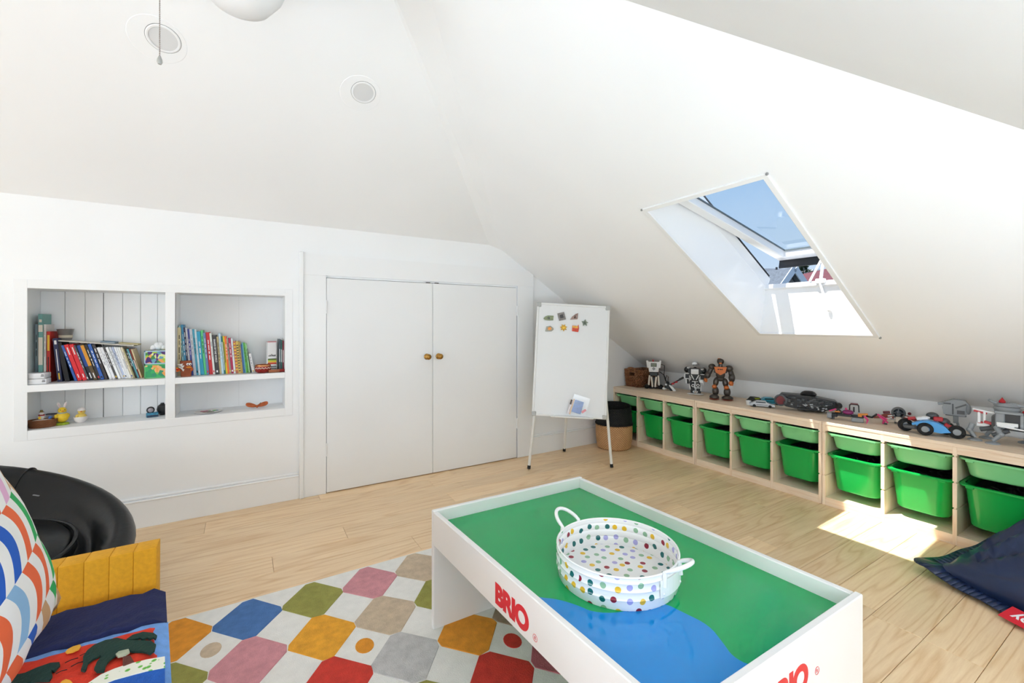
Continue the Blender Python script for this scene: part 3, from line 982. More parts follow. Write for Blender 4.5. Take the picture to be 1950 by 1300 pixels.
end = Matrix(((1, 0, 0, 0), (0, 0, -1, 0), (0, 1, 0, 0), (0, 0, 0, 1)))
lettering(0, MT @ Matrix.Translation((0.272, -TL_ - 0.0004, 0.338)) @ end)
text_obj('R', 0.011, LRED, table, MT @ Matrix.Translation((0.4745, -TL_ - 0.0004, 0.3495)) @ end, 'trademark_letter', depth=0.0003)
ring2 = Matrix.Translation((0.478, -TL_ - 0.0004, 0.3535)) @ Euler((R(90), 0, 0)).to_matrix().to_4x4()
MB().tube([(0.0088 * math.cos(2 * math.pi * i / 24), 0.0088 * math.sin(2 * math.pi * i / 24), 0) for i in range(24)], 0.0006, 4, True).xform(MT @ ring2).build('trademark_ring', LRED, table)
SCREW = M('grey_screw', '7d7d7d', 0.4, metal=0.6)
for z in (0.39, 0.20):
    MB().rod((TW - 0.001, -TL_ + 0.009, z), (TW + 0.002, -TL_ + 0.009, z), 0.004, n=12).xform(MT).build('screw', SCREW, table)

# ------------------------------------------------------------------ polka dot tray
def dot_mat(name, kind):
    g = NT(name)
    tc = g.n('ShaderNodeTexCoord')
    sp = g.n('ShaderNodeSeparateXYZ')
    g.l(tc.outputs['Object'], sp.inputs[0])
    cb = g.n('ShaderNodeCombineXYZ')
    if kind == 'wall':
        u = g.math('MULTIPLY', g.math('ARCTAN2', sp.outputs[1], sp.outputs[0]), 0.18)
        g.l(u, cb.inputs[0]); g.l(g.math('ADD', sp.outputs[2], 0.013), cb.inputs[1])
    else:
        g.l(sp.outputs[0], cb.inputs[0]); g.l(sp.outputs[1], cb.inputs[1])
    vo = g.n('ShaderNodeTexVoronoi')
    vo.voronoi_dimensions = '2D'
    vo.inputs['Scale'].default_value = 30.0
    vo.inputs['Randomness'].default_value = 0.42
    g.l(cb.outputs[0], vo.inputs['Vector'])
    mask = g.math('LESS_THAN', vo.outputs['Distance'], 0.25)
    sc_ = g.n('ShaderNodeSeparateColor')
    g.l(vo.outputs['Color'], sc_.inputs[0])
    pal = g.ramp(sc_.outputs[0], [(0.0, col('8f1d33')), (0.2, col('1d6a68')), (0.42, col('8fb694')), (0.62, col('a9a5d8')), (0.8, col('e3b62f'))], True)
    g.l(g.mix(mask, col('eeeeec'), pal), g.b.inputs['Base Color'])
    g.b.inputs['Roughness'].default_value = 0.12
    return g.m
tray = thing('round_tray', 'round white metal tray with coloured polka dots on the play table', 'tray', (0.945, 0.95, 0.4105), R(11))
DW, DB = dot_mat('polka_dot_wall', 'wall'), dot_mat('polka_dot_base', 'base')
TRW = M('white_enamel', 'eeeeec', 0.12)
r0 = 0.172
pr_o = [(r0, 0.0), (r0 + 0.001, 0.002)]
for k in range(3):
    z = 0.028 + k * 0.022
    pr_o += [(r0 + 0.003, z - 0.005), (r0 + 0.0055, z), (r0 + 0.003, z + 0.005)]
pr_o += [(r0 + 0.004, 0.086)]
pr_i = [(r - 0.003, z) for r, z in pr_o[::-1][:-1]] + [(r0 - 0.003, 0.004)]
MB().lathe(pr_o + pr_i, 72).build('tray_wall', DW, tray, smooth=50)
MB().lathe([(0, 0.0005), (r0 - 0.001, 0.0005), (r0 - 0.001, 0.0035), (0, 0.0035)], 64).build('tray_base', DB, tray, smooth=0)
MB().tube([((r0 + 0.003) * math.cos(2 * math.pi * i / 72), (r0 + 0.003) * math.sin(2 * math.pi * i / 72), 0.087) for i in range(72)], 0.0028, 8, True).build('rolled_rim', TRW, tray)
for sgn, lift in ((1, 0.012), (-1, 0.012)):
    pts = []
    for i in range(17):
        a = math.pi * i / 16
        pts.append((0.040 * math.cos(a), sgn * (r0 + 0.004 + 0.052 * math.sin(a)), 0.080 + lift + 0.030 * math.sin(a)))
    pts = [(0.044, sgn * (r0 + 0.006), 0.056)] + pts + [(-0.044, sgn * (r0 + 0.006), 0.056)]
    MB().tube(pts, 0.0058, 10).build('handle', TRW, tray)
    pl = MB()
    for i in range(7):
        a = R(90 * sgn) + (i - 3) * 0.085
        pl.box(((r0 + 0.0075) * math.cos(a), (r0 + 0.0075) * math.sin(a), 0.05), (0.003, 0.0165, 0.046), rot=(0, 0, a))
    pl.build('handle_plate', TRW, tray)
    for i in (-1, 1):
        for z in (0.036, 0.062):
            a = R(90 * sgn) + i * 0.24
            MB().ball(((r0 + 0.0095) * math.cos(a), (r0 + 0.0095) * math.sin(a), z), 0.003, u=8, v=6).build('rivet', TRW, tray)
# ------------------------------------------------------------------ mustard lounge chair with quilt and cushion
MUST = M('mustard_linen', 'e0a11a', 0.85, var=0.10, scale=90, bump=0.25, bscale=500)
OAKL = wood('walnut_legs', '8a5a34', '5e3a20', 0.4, (8, 8, 1.5), 2, False)
SZ = 0.425
chair = thing('lounge_chair', 'low mustard yellow channel-tufted lounge chair at the bottom left', 'chair', (-0.55, 1.1, 0))
def cl_(x, y, z): return (x + 0.55, y - 1.1, z)
YBK = 1.53
seat = MB()
for z0, z1, ins in ((0.30, 0.42, 0.0),):
    ring = [(-1.06, YBK), (-0.192, YBK), (-0.105, 0.62), (-1.15, 0.62)]
    seat.prism([(p[0] + 0.55, p[1] - 1.1) for p in ring], 0.13, Matrix.Translation((0, 0, 0.295)), bev=0.018)
seat.build('seat', MUST, chair)
xx = -0.2065
bkm = None
while xx > -1.05:
    w = 0.0492
    m = MB().box((0, 0, 0.135), (w - 0.0002, 0.07, 0.27), bev=0.0022, seg=2)
    if bkm is None:
        bkm = m.mesh('back_channel', MUST, 60)
    else:
        m.bm.free()
    o = link('back_channel', bkm, chair)
    o.location = cl_(xx - w / 2, 1.572, 0.262)
    o.rotation_euler = (R(-3), 0, 0)
    xx -= w
for (x, y) in ((-0.99, 1.48), (-0.25, 1.48), (-0.20, 0.70), (-1.05, 0.70)):
    MB().rod(cl_(x, y, 0.0118 if x > -0.735 else 0.0), cl_(x, y, 0.30), 0.016, 0.024, 12).build('leg', OAKL, chair)

quilt = thing('quilt', 'red quilt with palm tree applique and navy border spread on the mustard chair', 'quilt', (-0.3, 1.2, 0.4265))
def qp(pts): return [(p[0] + 0.3, p[1] - 1.2) for p in pts]
def cloth(name, c, **k): return M(name, c, 0.9, var=0.12, scale=60, bump=0.5, bscale=150, **k)
NAVY, SKYB, QRED, QGRN, QBLU = cloth('quilt_navy', '1b2352'), cloth('quilt_light_blue', '76a6e6'), cloth('quilt_red', 'e43a20'), cloth('quilt_dark_green', '14382f'), cloth('quilt_sea_blue', '1a5cb8')
def layer(name, pts, z, h, mat, bev=0.0015):
    return MB().prism(qp(pts), h, Matrix.Translation((0, 0, z)), bev=bev).build(name, mat, quilt, smooth=30)
def quilt_sheet(name, x0f, x1f, y0_, y1_, z, amp, mat, nx=34, ny=44):
    """padded cloth: a grid with a puckered quilted surface"""
    top, bot = [], []
    m = MB()
    vs = []
    for j in range(ny + 1):
        y = y0_ + (y1_ - y0_) * j / ny
        row = []
        for i in range(nx + 1):
            x = x0f(y) + (x1f(y) - x0f(y)) * i / nx
            e = min(i, nx - i, j, ny - j)
            edge = 1 - math.exp(-e / 0.45)
            zz = z + amp * edge * (0.8 + 0.2 * math.sin(x * 95 + 2 * math.sin(y * 30)) * math.sin(y * 80 + x * 22))
            row.append(m.bm.verts.new((x + 0.3, y - 1.2, zz)))
        vs.append(row)
    for j in range(ny):
        for i in range(nx):
            m.bm.faces.new((vs[j][i], vs[j][i + 1], vs[j + 1][i + 1], vs[j + 1][i]))
    return m.build(name, mat, quilt, smooth=60)
def xe(y): return -0.176 + (1.47 - y) * 0.1395      # right edge of the seat and quilt
def xl(y): return -1.0
quilt_sheet('navy_border', xl, xe, 1.338, 1.4995, 0.002, 0.022, NAVY)
quilt_sheet('light_blue_border', xl, lambda y: xe(y) + 0.002, 0.66, 1.345, 0.001, 0.0165, SKYB, 34, 60)
quilt_sheet('red_field', xl, lambda y: xe(y) - 0.0115, 0.78, 1.3215, 0.0045, 0.0175, QRED, 40, 60)
ZQ = 0.0215
layer('sea_patch', [(-0.258, 1.163), (-0.228, 1.15), (-0.196, 1.15), (-0.168, 1.147), (-0.138, 1.139), (-0.105, 0.87), (-0.55, 0.87), (-0.55, 1.06), (-0.34, 1.10)], ZQ, 0.0016, QBLU, 0)
SAND = NT('quilt_floral_cream'); 
_tc2 = SAND.n('ShaderNodeTexCoord'); _v2 = SAND.n('ShaderNodeTexVoronoi'); _v2.inputs['Scale'].default_value = 75
SAND.l(_tc2.outputs['Object'], _v2.inputs['Vector'])
SAND.l(SAND.ramp(_v2.outputs['Distance'], [(0.0, col('4fae3c')), (0.30, col('7cc05a')), (0.36, col('efeedd'))]), SAND.b.inputs['Base Color'])
SAND.b.inputs['Roughness'].default_value = 0.9
layer('sand_patch', [(-0.258, 1.163), (-0.244, 1.177), (-0.224, 1.183), (-0.203, 1.184), (-0.173, 1.18), (-0.142, 1.171), (-0.137, 1.133), (-0.168, 1.141), (-0.196, 1.144), (-0.217, 1.146), (-0.228, 1.144), (-0.27, 1.12), (-0.34, 1.085), (-0.40, 1.08), (-0.40, 1.10), (-0.33, 1.115)], ZQ + 0.0012, 0.0018, SAND.m, 0)
layer('palm_trunk', [(-0.218, 1.216), (-0.205, 1.213), (-0.193, 1.183), (-0.211, 1.18)], ZQ + 0.001, 0.003, cloth('quilt_brown', '6b3a2c'))
layer('palm_crown', [(-0.281, 1.211), (-0.282, 1.229), (-0.288, 1.256), (-0.286, 1.276), (-0.278, 1.29), (-0.261, 1.296), (-0.241, 1.292), (-0.222, 1.273), (-0.211, 1.265), (-0.19, 1.252), (-0.174, 1.239), (-0.163, 1.22), (-0.163, 1.201), (-0.169, 1.194), (-0.184, 1.21), (-0.204, 1.223), (-0.211, 1.23), (-0.222, 1.234), (-0.23, 1.226), (-0.238, 1.217), (-0.241, 1.204), (-0.24, 1.182), (-0.252, 1.188), (-0.259, 1.201), (-0.259, 1.221), (-0.256, 1.237), (-0.2575, 1.243), (-0.269, 1.236), (-0.274, 1.227), (-0.272, 1.209), (-0.273, 1.203)], ZQ + 0.001, 0.0045, QGRN, 0)
layer('palm_frond', [(-0.222, 1.275), (-0.213, 1.286), (-0.195, 1.286), (-0.174, 1.269), (-0.166, 1.255), (-0.167, 1.243), (-0.172, 1.252), (-0.178, 1.250), (-0.184, 1.259), (-0.191, 1.257), (-0.197, 1.266), (-0.21, 1.267)], ZQ + 0.001, 0.0045, QGRN, 0)
layer('coconuts', [(-0.231, 1.227), (-0.227, 1.234), (-0.211, 1.232), (-0.207, 1.22), (-0.214, 1.214), (-0.225, 1.216)], ZQ + 0.003, 0.004, cloth('quilt_grey_green', 'b3bba2'), 0)
QYEL = cloth('quilt_yellow', 'f2b23a')
layer('sun_patch', [(-0.325, 1.297), (-0.323, 1.305), (-0.316, 1.31), (-0.306, 1.31), (-0.302, 1.303), (-0.303, 1.293), (-0.312, 1.289), (-0.321, 1.291)], ZQ + 0.001, 0.003, QYEL, 0)
layer('palm_crown', [(-0.41, 1.264), (-0.405, 1.271), (-0.383, 1.26), (-0.374, 1.258), (-0.359, 1.265), (-0.34, 1.268), (-0.325, 1.261), (-0.321, 1.25), (-0.325, 1.234), (-0.332, 1.241), (-0.324, 1.219), (-0.325, 1.207), (-0.339, 1.215), (-0.355, 1.222), (-0.385, 1.213), (-0.44, 1.241)], ZQ + 0.001, 0.0045, QGRN, 0)
layer('sun_patch', [(-0.304, 1.194), (-0.299, 1.196), (-0.291, 1.188), (-0.285, 1.177), (-0.298, 1.176), (-0.306, 1.184)], ZQ + 0.001, 0.003, QYEL, 0)
st = MB()
for (a, b) in (((-0.296, 1.268), (-0.279, 1.272)), ((-0.316, 1.258), (-0.297, 1.262)), ((-0.302, 1.238), (-0.284, 1.243)), ((-0.322, 1.228), (-0.306, 1.231))):
    st.tube([(a[0] + 0.3, a[1] - 1.2, ZQ + 0.002), ((a[0] + b[0]) / 2 + 0.3, (a[1] + b[1]) / 2 - 1.198, ZQ + 0.0025), (b[0] + 0.3, b[1] - 1.2, ZQ + 0.002)], 0.0009, 5)
st.build('bird_stitching', cloth('quilt_black_thread', '1a1a1a'), quilt)

# cushion standing on the seat, face turned to the right
def cushion_mat():
    g = NT('cushion_stripes')
    uv = g.n('ShaderNodeUVMap')
    sp = g.n('ShaderNodeSeparateXYZ')
    g.l(uv.outputs[0], sp.inputs[0])
    u, v = sp.outputs[0], sp.outputs[1]
    vr = g.math('ADD', g.math('MULTIPLY', v, 4.2), g.math('MULTIPLY', u, 0.7))
    rowf = g.math('FLOOR', vr)
    fr_ = g.math('FRACT', vr)
    uw = g.math('ADD', g.math('MULTIPLY', u, 13.0), g.math('MULTIPLY', g.math('SINE', g.math('MULTIPLY', fr_, math.pi)), 0.75))
    uw = g.math('ADD', uw, g.math('MULTIPLY', rowf, 1.0))
    st_ = g.math('FLOOR', uw)
    odd = g.math('MODULO', g.math('ABSOLUTE', st_), 2.0)
    cb = g.n('ShaderNodeCombineXYZ')
    g.l(st_, cb.inputs[0]); g.l(rowf, cb.inputs[1])
    wn = g.n('ShaderNodeTexWhiteNoise'); wn.noise_dimensions = '2D'
    g.l(cb.outputs[0], wn.inputs['Vector'])
    pal = g.ramp(wn.outputs['Value'], [(0.0, col('1b5ec4')), (0.17, col('f06a3c')), (0.34, col('eab6d8')), (0.51, col('1fae5c')), (0.68, col('8fbbe0')), (0.84, col('d3a87a'))], True)
    g.l(g.mix(odd, col('f3f2ef'), pal), g.b.inputs['Base Color'])
    g.b.inputs['Roughness'].default_value = 0.85
    nz = g.n('ShaderNodeTexNoise'); nz.inputs['Scale'].default_value = 14
    g.bump(nz.outputs['Fac'], 0.15, 0.01)
    return g.m
cush = link('throw_cushion', None)
def pillow_mesh(S, T, n=26, seed=1, wr=0.004):
    bm = bmesh.new()
    uvl = bm.loops.layers.uv.new('UVMap')
    rnd = random.Random(seed)
    ph = [rnd.uniform(0, 6) for _ in range(6)]
    sides = []
    for sgn in (1, -1):
        g = []
        for j in range(n + 1):
            row = []
            for i in range(n + 1):
                a, b = 2 * i / n - 1, 2 * j / n - 1
                k = max(0.0, (1 - a * a) * (1 - b * b)) ** 0.42
                pin = 1 - 0.07 * ((1 - a * a) * abs(b) ** 3 + (1 - b * b) * abs(a) ** 3)
                px_ = a * S / 2 * (1 - 0.075 * (1 - b * b) * abs(a))
                py_ = b * S / 2 * (1 - 0.075 * (1 - a * a) * abs(b))
                w = wr * k * (math.sin(a * 7 + b * 5 + ph[0]) + math.sin(b * 9 - a * 4 + ph[1]))
                ed = (1 - k) * 0.006 * math.sin(10 * (a + b) + ph[2])
                if sgn == -1 and (i in (0, n) or j in (0, n)):
                    row.append(sides[0][j][i])
                else:
                    row.append(bm.verts.new((px_, py_, sgn * (T / 2 * k) + w * (sgn > 0) + ed)))
            g.append(row)
        sides.append(g)
        for j in range(n):
            for i in range(n):
                q = (g[j][i], g[j][i + 1], g[j + 1][i + 1], g[j + 1][i])
                if sgn < 0:
                    q = q[::-1]
                try:
                    f = bm.faces.new(q)
                except ValueError:
                    continue
                idx = ((i, j), (i + 1, j), (i + 1, j + 1), (i, j + 1))
                if sgn < 0:
                    idx = idx[::-1]
                for lp, (ii, jj) in zip(f.loops, idx):
                    lp[uvl].uv = (ii / n, jj / n)
    me = bpy.data.meshes.new('cushion')
    bm.to_mesh(me)
    bm.free()
    me.shade_smooth()
    return me
me = pillow_mesh(0.48, 0.15)
me.materials.append(cushion_mat())
bpy.data.objects.remove(cush)
cush = tag(link('throw_cushion', me), 'white cushion with multicoloured wavy stripes leaning on the mustard chair', 'cushion')
# frame: local x runs back along the seat edge, local y up the cushion, local z out of its face
vx = Vector((0.03, -1.0, 0.0)).normalized()
vy = Vector((-0.30, 0.40, 0.86)).normalized()
vz = vx.cross(vy).normalized()
vy = vz.cross(vx).normalized()
org = Vector((-0.438, 1.487, 0.453))
ctr = org + vx * 0.235 + vy * 0.235 - vz * 0.05
cush.matrix_world = Matrix(((vx.x, vy.x, vz.x, ctr.x), (vx.y, vy.y, vz.y, ctr.y), (vx.z, vy.z, vz.z, ctr.z), (0, 0, 0, 1)))

# ------------------------------------------------------------------ black leather tub chair
LEATH = M('black_leather', '060709', 0.33, var=0.35, scale=9, bump=0.12, bscale=60, spec=0.3)
tub = thing('tub_chair', 'round black leather tub chair behind the mustard chair', 'chair', (-0.965, 2.225, 0.0))
def tub_ring(th):
    """section of the wraparound back at angle th (0 = +X, 90 = +Y)"""
    a = math.radians(th)
    back = 0.5 + 0.5 * math.cos(math.radians(th - 150))        # 1 at the tall back
    H = 0.315 + 0.315 * back
    pts = [(0.34, 0.10), (0.46, 0.12), (0.53, 0.22), (0.58 + 0.02 * back, 0.5 * H + 0.12), (0.60 + 0.03 * back, H - 0.06), (0.585 + 0.03 * back, H - 0.012), (0.545 + 0.03 * back, H + 0.004), (0.50 + 0.02 * back, H - 0.02), (0.46, H - 0.09), (0.42, 0.33), (0.40, 0.26), (0.34, 0.2)]
    return [(r * math.cos(a), r * math.sin(a), z) for r, z in pts]
def smooth_loop(pts, n=1):
    for _ in range(n):
        q = []
        for i in range(len(pts)):
            a, b = Vector(pts[i]), Vector(pts[(i + 1) % len(pts)])
            q += [a * 0.75 + b * 0.25, a * 0.25 + b * 0.75]
        pts = q
    return pts
ths = list(range(-52, 293, 6))
rings = []
for th in ths:
    rg = smooth_loop(tub_ring(th), 2)
    e = min(th - ths[0], ths[-1] - th)
    if e < 14:                                   # close the arm ends with a rounded nose
        k = math.sqrt(max(0.02, 1 - ((14 - e) / 14.0) ** 2))
        cen = sum((Vector(p) for p in rg), Vector()) / len(rg)
        rg = [cen + (Vector(p) - cen) * k for p in rg]
    rings.append([tuple(p) for p in rg])
MB().loft(rings, True, True).build('wraparound_back', LEATH, tub, smooth=60)
MB().lathe([(0, 0.20), (0.38, 0.20), (0.425, 0.24), (0.43, 0.31), (0.40, 0.355), (0.3, 0.372), (0, 0.38)], 48).build('seat_cushion', LEATH, tub, smooth=60)
MB().tube([(0.425 * math.cos(R(i * 6)), 0.425 * math.sin(R(i * 6)), 0.34) for i in range(60)], 0.008, 8, True).build('piping', LEATH, tub)
seam = [tub_ring(74)[k] for k in (3, 4, 5, 6, 7, 8, 9)]
MB().tube([Vector(p) * 1.004 for p in smooth_loop(seam, 2)[:-6]], 0.004, 6).build('seam', LEATH, tub)
MB().lathe([(0, 0), (0.2, 0), (0.2, 0.02), (0.04, 0.03), (0.04, 0.2), (0, 0.2)], 32).build('pedestal', M('dark_metal', '2b2b2d', 0.35, metal=0.8), tub)
_sp = (Vector(tub_ring(64)[7]) + Vector(tub_ring(64)[8])) / 2
MB().box(tuple(_sp * 0.985), (0.024, 0.005, 0.003), rot=(0, 0.2, R(64 - 90))).build('scuff', M('worn_leather', '8d8f92', 0.6), tub)

# ------------------------------------------------------------------ navy beanbag with a red label
NYL = M('navy_nylon', '1b2b4e', 0.30, var=0.15, scale=7, bump=0.08, bscale=40)
bean = link('beanbag_tmp', None)
bpy.data.objects.remove(bean)
def beanbag():
    n = 44
    e1 = Vector((-0.40, -0.917, 0)); e2 = Vector((0.917, -0.40, 0))
    P0 = Vector((2.690, 0.722, 0))
    L1, L2 = 1.25, 0.95
    bm = bmesh.new()
    tops, bots = [], []
    for j in range(n + 1):
        rt, rb = [], []
        for i in range(n + 1):
            a, b = i / n, j / n
            A, B = 2 * a - 1, 2 * b - 1
            k = max(0.0, (1 - A * A) * (1 - B * B)) ** 0.55
            inset = 0.06
            pa = a + inset * (1 - B * B) * (0.5 - a)
            pb = b + inset * (1 - A * A) * (0.5 - b)
            p = P0 + e1 * (pa * L1) + e2 * (pb * L2)
            lift = max(0.0, (p.x - 2.74)) * 0.42 + 0.012 + 0.03 * math.exp(-(a * L1 + b * L2) / 0.12)
            lift = min(lift, 0.24)
            h = 0.36 * k
            # creases radiating from the near corner
            ang = math.atan2(b * L2, a * L1 + 1e-6)
            rr = math.hypot(a * L1, b * L2)
            fold = 0.022 * math.exp(-rr / 0.35) * rr / 0.12 * math.sin(ang * 15 + 2 * rr)
            fold2 = 0.012 * k * math.sin(13 * a + 9 * b + 3 * math.sin(8 * b)) 
            push = max(0.0, p.x - 3.13)
            if push > 0:
                p.x = 3.13 + push * 0.10
                lift += push * 0.35
            z = lift + h + fold * min(1, k * 3) + fold2
            rt.append(bm.verts.new((p.x, p.y, max(z, 0.014))))
            if i in (0, n) or j in (0, n):
                rb.append(rt[-1])
            else:
                rb.append(bm.verts.new((p.x, p.y, max(0.004, lift * (1 - k) * 0.9))))
        tops.append(rt); bots.append(rb)
    for g, s in ((tops, 1), (bots, -1)):
        for j in range(n):
            for i in range(n):
                q = (g[j][i], g[j][i + 1], g[j + 1][i + 1], g[j + 1][i])
                bm.faces.new(q if s < 0 else q[::-1])
    bmesh.ops.recalc_face_normals(bm, faces=bm.faces)
    me = bpy.data.meshes.new('beanbag')
    bm.to_mesh(me); bm.free()
    me.shade_smooth()
    me.materials.append(NYL)
    # hem: flat seam band running round the corner
    hem = MB()
    def edge(i, j): return Vector(me_v[i][j])
    return me, P0, e1, e2, L1, L2
bb_me, P0, e1, e2, L1, L2 = beanbag()
bb = tag(link('beanbag', bb_me), 'navy nylon beanbag with a red label, lying against the pine units', 'beanbag')
hem = MB()
pts_o, pts_i = [], []
def bow_at(t_, L, W): return 0.03 * (4 * (t_ / L) * (1 - t_ / L)) * W
for k in range(60, 2, -1):                       # along the near side
    t_ = k * 0.02
    q = P0 + e1 * t_ + e2 * bow_at(t_, L1, L2)
    zz = 0.010 + 0.034 * math.exp(-t_ / 0.13)
    o_ = q - e2 * 0.045
    pts_o.append(Vector((o_.x, o_.y, zz + 0.003 * math.sin(k * 0.7)))); pts_i.append(Vector((q.x + e2.x * 0.02, q.y + e2.y * 0.02, zz + 0.012)))
for k in range(9):                               # rounded tongue at the corner
    f_ = math.pi / 2 * k / 8
    c_ = P0 + (e1 + e2) * 0.014
    o_ = c_ + (-e2 * math.cos(f_) - e1 * math.sin(f_)) * (0.058 + 0.012 * math.sin(2 * f_))
    n_ = c_ + (e1 + e2) * 0.022
    pts_o.append(Vector((o_.x, o_.y, 0.048))); pts_i.append(Vector((n_.x, n_.y, 0.056)))
for k in range(3, 23):                           # along the far side, climbing towards the units
    t_ = k * 0.02
    q = P0 + e2 * t_ + e1 * bow_at(t_, L2, L1)
    zz = min(0.24, max(0.0, q.x - 2.74) * 0.42 + 0.012) + 0.036 * math.exp(-t_ / 0.13)
    o_ = q - e1 * 0.045
    pts_o.append(Vector((min(o_.x, 3.15), o_.y, zz + 0.012 + 0.004 * math.sin(k * 0.8)))); pts_i.append(Vector((min(q.x + e1.x * 0.02, 3.13), q.y + e1.y * 0.02, zz + 0.008)))
for i in range(len(pts_o) - 1):
    hem.quad(pts_o[i], pts_o[i + 1], pts_i[i + 1], pts_i[i])
hm = hem.build('hem', NYL, bb, smooth=60)
md = hm.modifiers.new('thickness', 'SOLIDIFY')
md.thickness = 0.006
# label sewn into the near seam
LT = 0.30
lb0 = P0 + e1 * LT + e2 * (bow_at(LT, L1, L2) - 0.03)
RL = M('red_label', 'd8152b', 0.6, var=0.05)
lxv = e1.copy(); lzv = Vector((0.35, -0.15, 0.85)).normalized()
lyv = (-e2 * 0.93 + Vector((0, 0, -0.36))).normalized()
lnv = lxv.cross(lyv).normalized()
if lnv.z < 0: lnv = -lnv
Mlab = Matrix(((lxv.x, lyv.x, lnv.x, lb0.x), (lxv.y, lyv.y, lnv.y, lb0.y), (lxv.z, lyv.z, lnv.z, 0.036), (0, 0, 0, 1)))
MB().box((0.088, 0.018, 0), (0.176, 0.074, 0.002)).xform(Mlab).build('label_tag', RL, bb, smooth=0)
# the word stands upside down to the viewer, its last letters nearest the corner
Mtxt = Mlab @ Matrix(((-1, 0, 0, 0.225), (0, 1, 0, 0.008), (0, 0, -1, 0.0014), (0, 0, 0, 1)))
Mtxt = Mlab @ Matrix.Translation((0.163, 0.006, 0.0014)) @ Matrix(((-1, 0, 0, 0), (0, 1, 0, 0), (0, 0, 1, 0), (0, 0, 0, 1)))
text_obj('fatboy', 0.053, M('white_print', 'f0eef0', 0.6), bb, Mtxt, 'label_lettering', bold=0.0012, depth=0.0003, spacing=1.05)
# ------------------------------------------------------------------ books in the niches
BOOKS_L = [(-0.9645, 0.0, 0.0109, 0.315, '9fb0b4'), (-0.9515, 0.0, 0.0119, 0.324, 'b9c4c4'), (-0.9372, 0.0, 0.0167, 0.369, '6fa39b'), (-0.9192, 0.0, 0.0091, 0.313, 'd8d2cc'), (-0.9078, 0.0, 0.0133, 0.275, 'c22a22'), (-0.8651, 0.082, 0.0184, 0.238, '2c3158'), (-0.8366, 0.157, 0.0197, 0.216, '0c0d12'), (-0.7957, 0.268, 0.0103, 0.205, '2f5fb0'), (-0.7832, 0.276, 0.0177, 0.208, 'e5202f'), (-0.7634, 0.275, 0.0179, 0.209, 'e5202f'), (-0.7435, 0.284, 0.008, 0.205, '4a4a50'), (-0.7333, 0.286, 0.0155, 0.208, '151c2a'), (-0.7161, 0.288, 0.0146, 0.209, '564326'), (-0.6996, 0.291, 0.0127, 0.208, '231f20'), (-0.6868, 0.275, 0.0133, 0.209, '2b5db0'), (-0.6717, 0.271, 0.0129, 0.208, '3a3336'), (-0.6513, 0.297, 0.012, 0.19, 'f0eff0'), (-0.6375, 0.3, 0.0121, 0.19, 'ecebee'), (-0.6241, 0.301, 0.0098, 0.189, '4a4848'), (-0.6129, 0.299, 0.0108, 0.191, 'f2f2f2'), (-0.6008, 0.298, 0.0095, 0.191, 'e9eaf0'), (-0.5902, 0.293, 0.0083, 0.191, 'b9c3dc'), (-0.5816, 0.284, 0.008, 0.191, 'efeff2'), (-0.573, 0.28, 0.0076, 0.189, 'ececec'), (-0.5648, 0.276, 0.0077, 0.188, 'f2f0ea'), (-0.5562, 0.277, 0.0091, 0.187, 'e8dcc4'), (-0.5454, 0.287, 0.0065, 0.179, 'a59a6a'), (-0.5375, 0.287, 0.0081, 0.178, '2d2a22'), (-0.5283, 0.286, 0.0082, 0.177, '4f9aa8'), (-0.5202, 0.276, 0.007, 0.176, '7a2418'), (-0.5136, 0.26, 0.0058, 0.174, 'd8c49a')]
BOOKS_R = [(-0.342, 0.0, 0.0167, 0.295, 'd6c79a'), (-0.3132, 0.078, 0.01, 0.307, '8fc0c4'), (-0.3029, 0.073, 0.0105, 0.312, '3a8fb8'), (-0.2926, 0.076, 0.0096, 0.295, '2b2748'), (-0.283, 0.076, 0.0096, 0.294, 'e6e6ea'), (-0.273, 0.076, 0.0096, 0.286, '3f4a9c'), (-0.2626, 0.079, 0.0137, 0.286, 'd6dae2'), (-0.2484, 0.078, 0.0107, 0.284, '4fb3cf'), (-0.2373, 0.078, 0.0092, 0.284, 'd4e4ea'), (-0.2277, 0.081, 0.0186, 0.27, '2aa5c8'), (-0.2082, 0.076, 0.012, 0.277, '5fd487'), (-0.1956, 0.078, 0.012, 0.261, '6f86b8'), (-0.1826, 0.078, 0.0189, 0.264, 'd2262c'), (-0.1631, 0.078, 0.0106, 0.259, 'dfe2dc'), (-0.1521, 0.078, 0.0223, 0.245, '3a3638'), (-0.129, 0.079, 0.0107, 0.236, 'cdbd8a'), (-0.118, 0.073, 0.0108, 0.258, 'bcd6e4'), (-0.1068, 0.077, 0.0097, 0.238, '1f6e6a'), (-0.0968, 0.077, 0.0092, 0.239, 'f3dc33'), (-0.0873, 0.078, 0.0103, 0.238, 'ee6a2a'), (-0.0766, 0.082, 0.0093, 0.226, '9a9284'), (-0.067, 0.08, 0.0126, 0.226, 'b0234e'), (-0.054, 0.078, 0.0105, 0.224, 'dde3e8'), (-0.042, 0.083, 0.0133, 0.206, 'b86a4a'), (-0.0283, 0.081, 0.0145, 0.205, 'cfb25a'), (-0.0133, 0.079, 0.0095, 0.203, 'b79a48'), (-0.0024, 0.091, 0.0073, 0.184, '2f62a6'), (0.0058, 0.09, 0.0073, 0.194, '7cc4dc'), (0.0139, 0.092, 0.0096, 0.196, '5fb03e'), (0.0268, 0.11, 0.009, 0.191, '8fc78a'), (0.0373, 0.142, 0.0068, 0.157, '2a2a2c'), (0.0467, 0.189, 0.0158, 0.125, 'e6e4e2')]
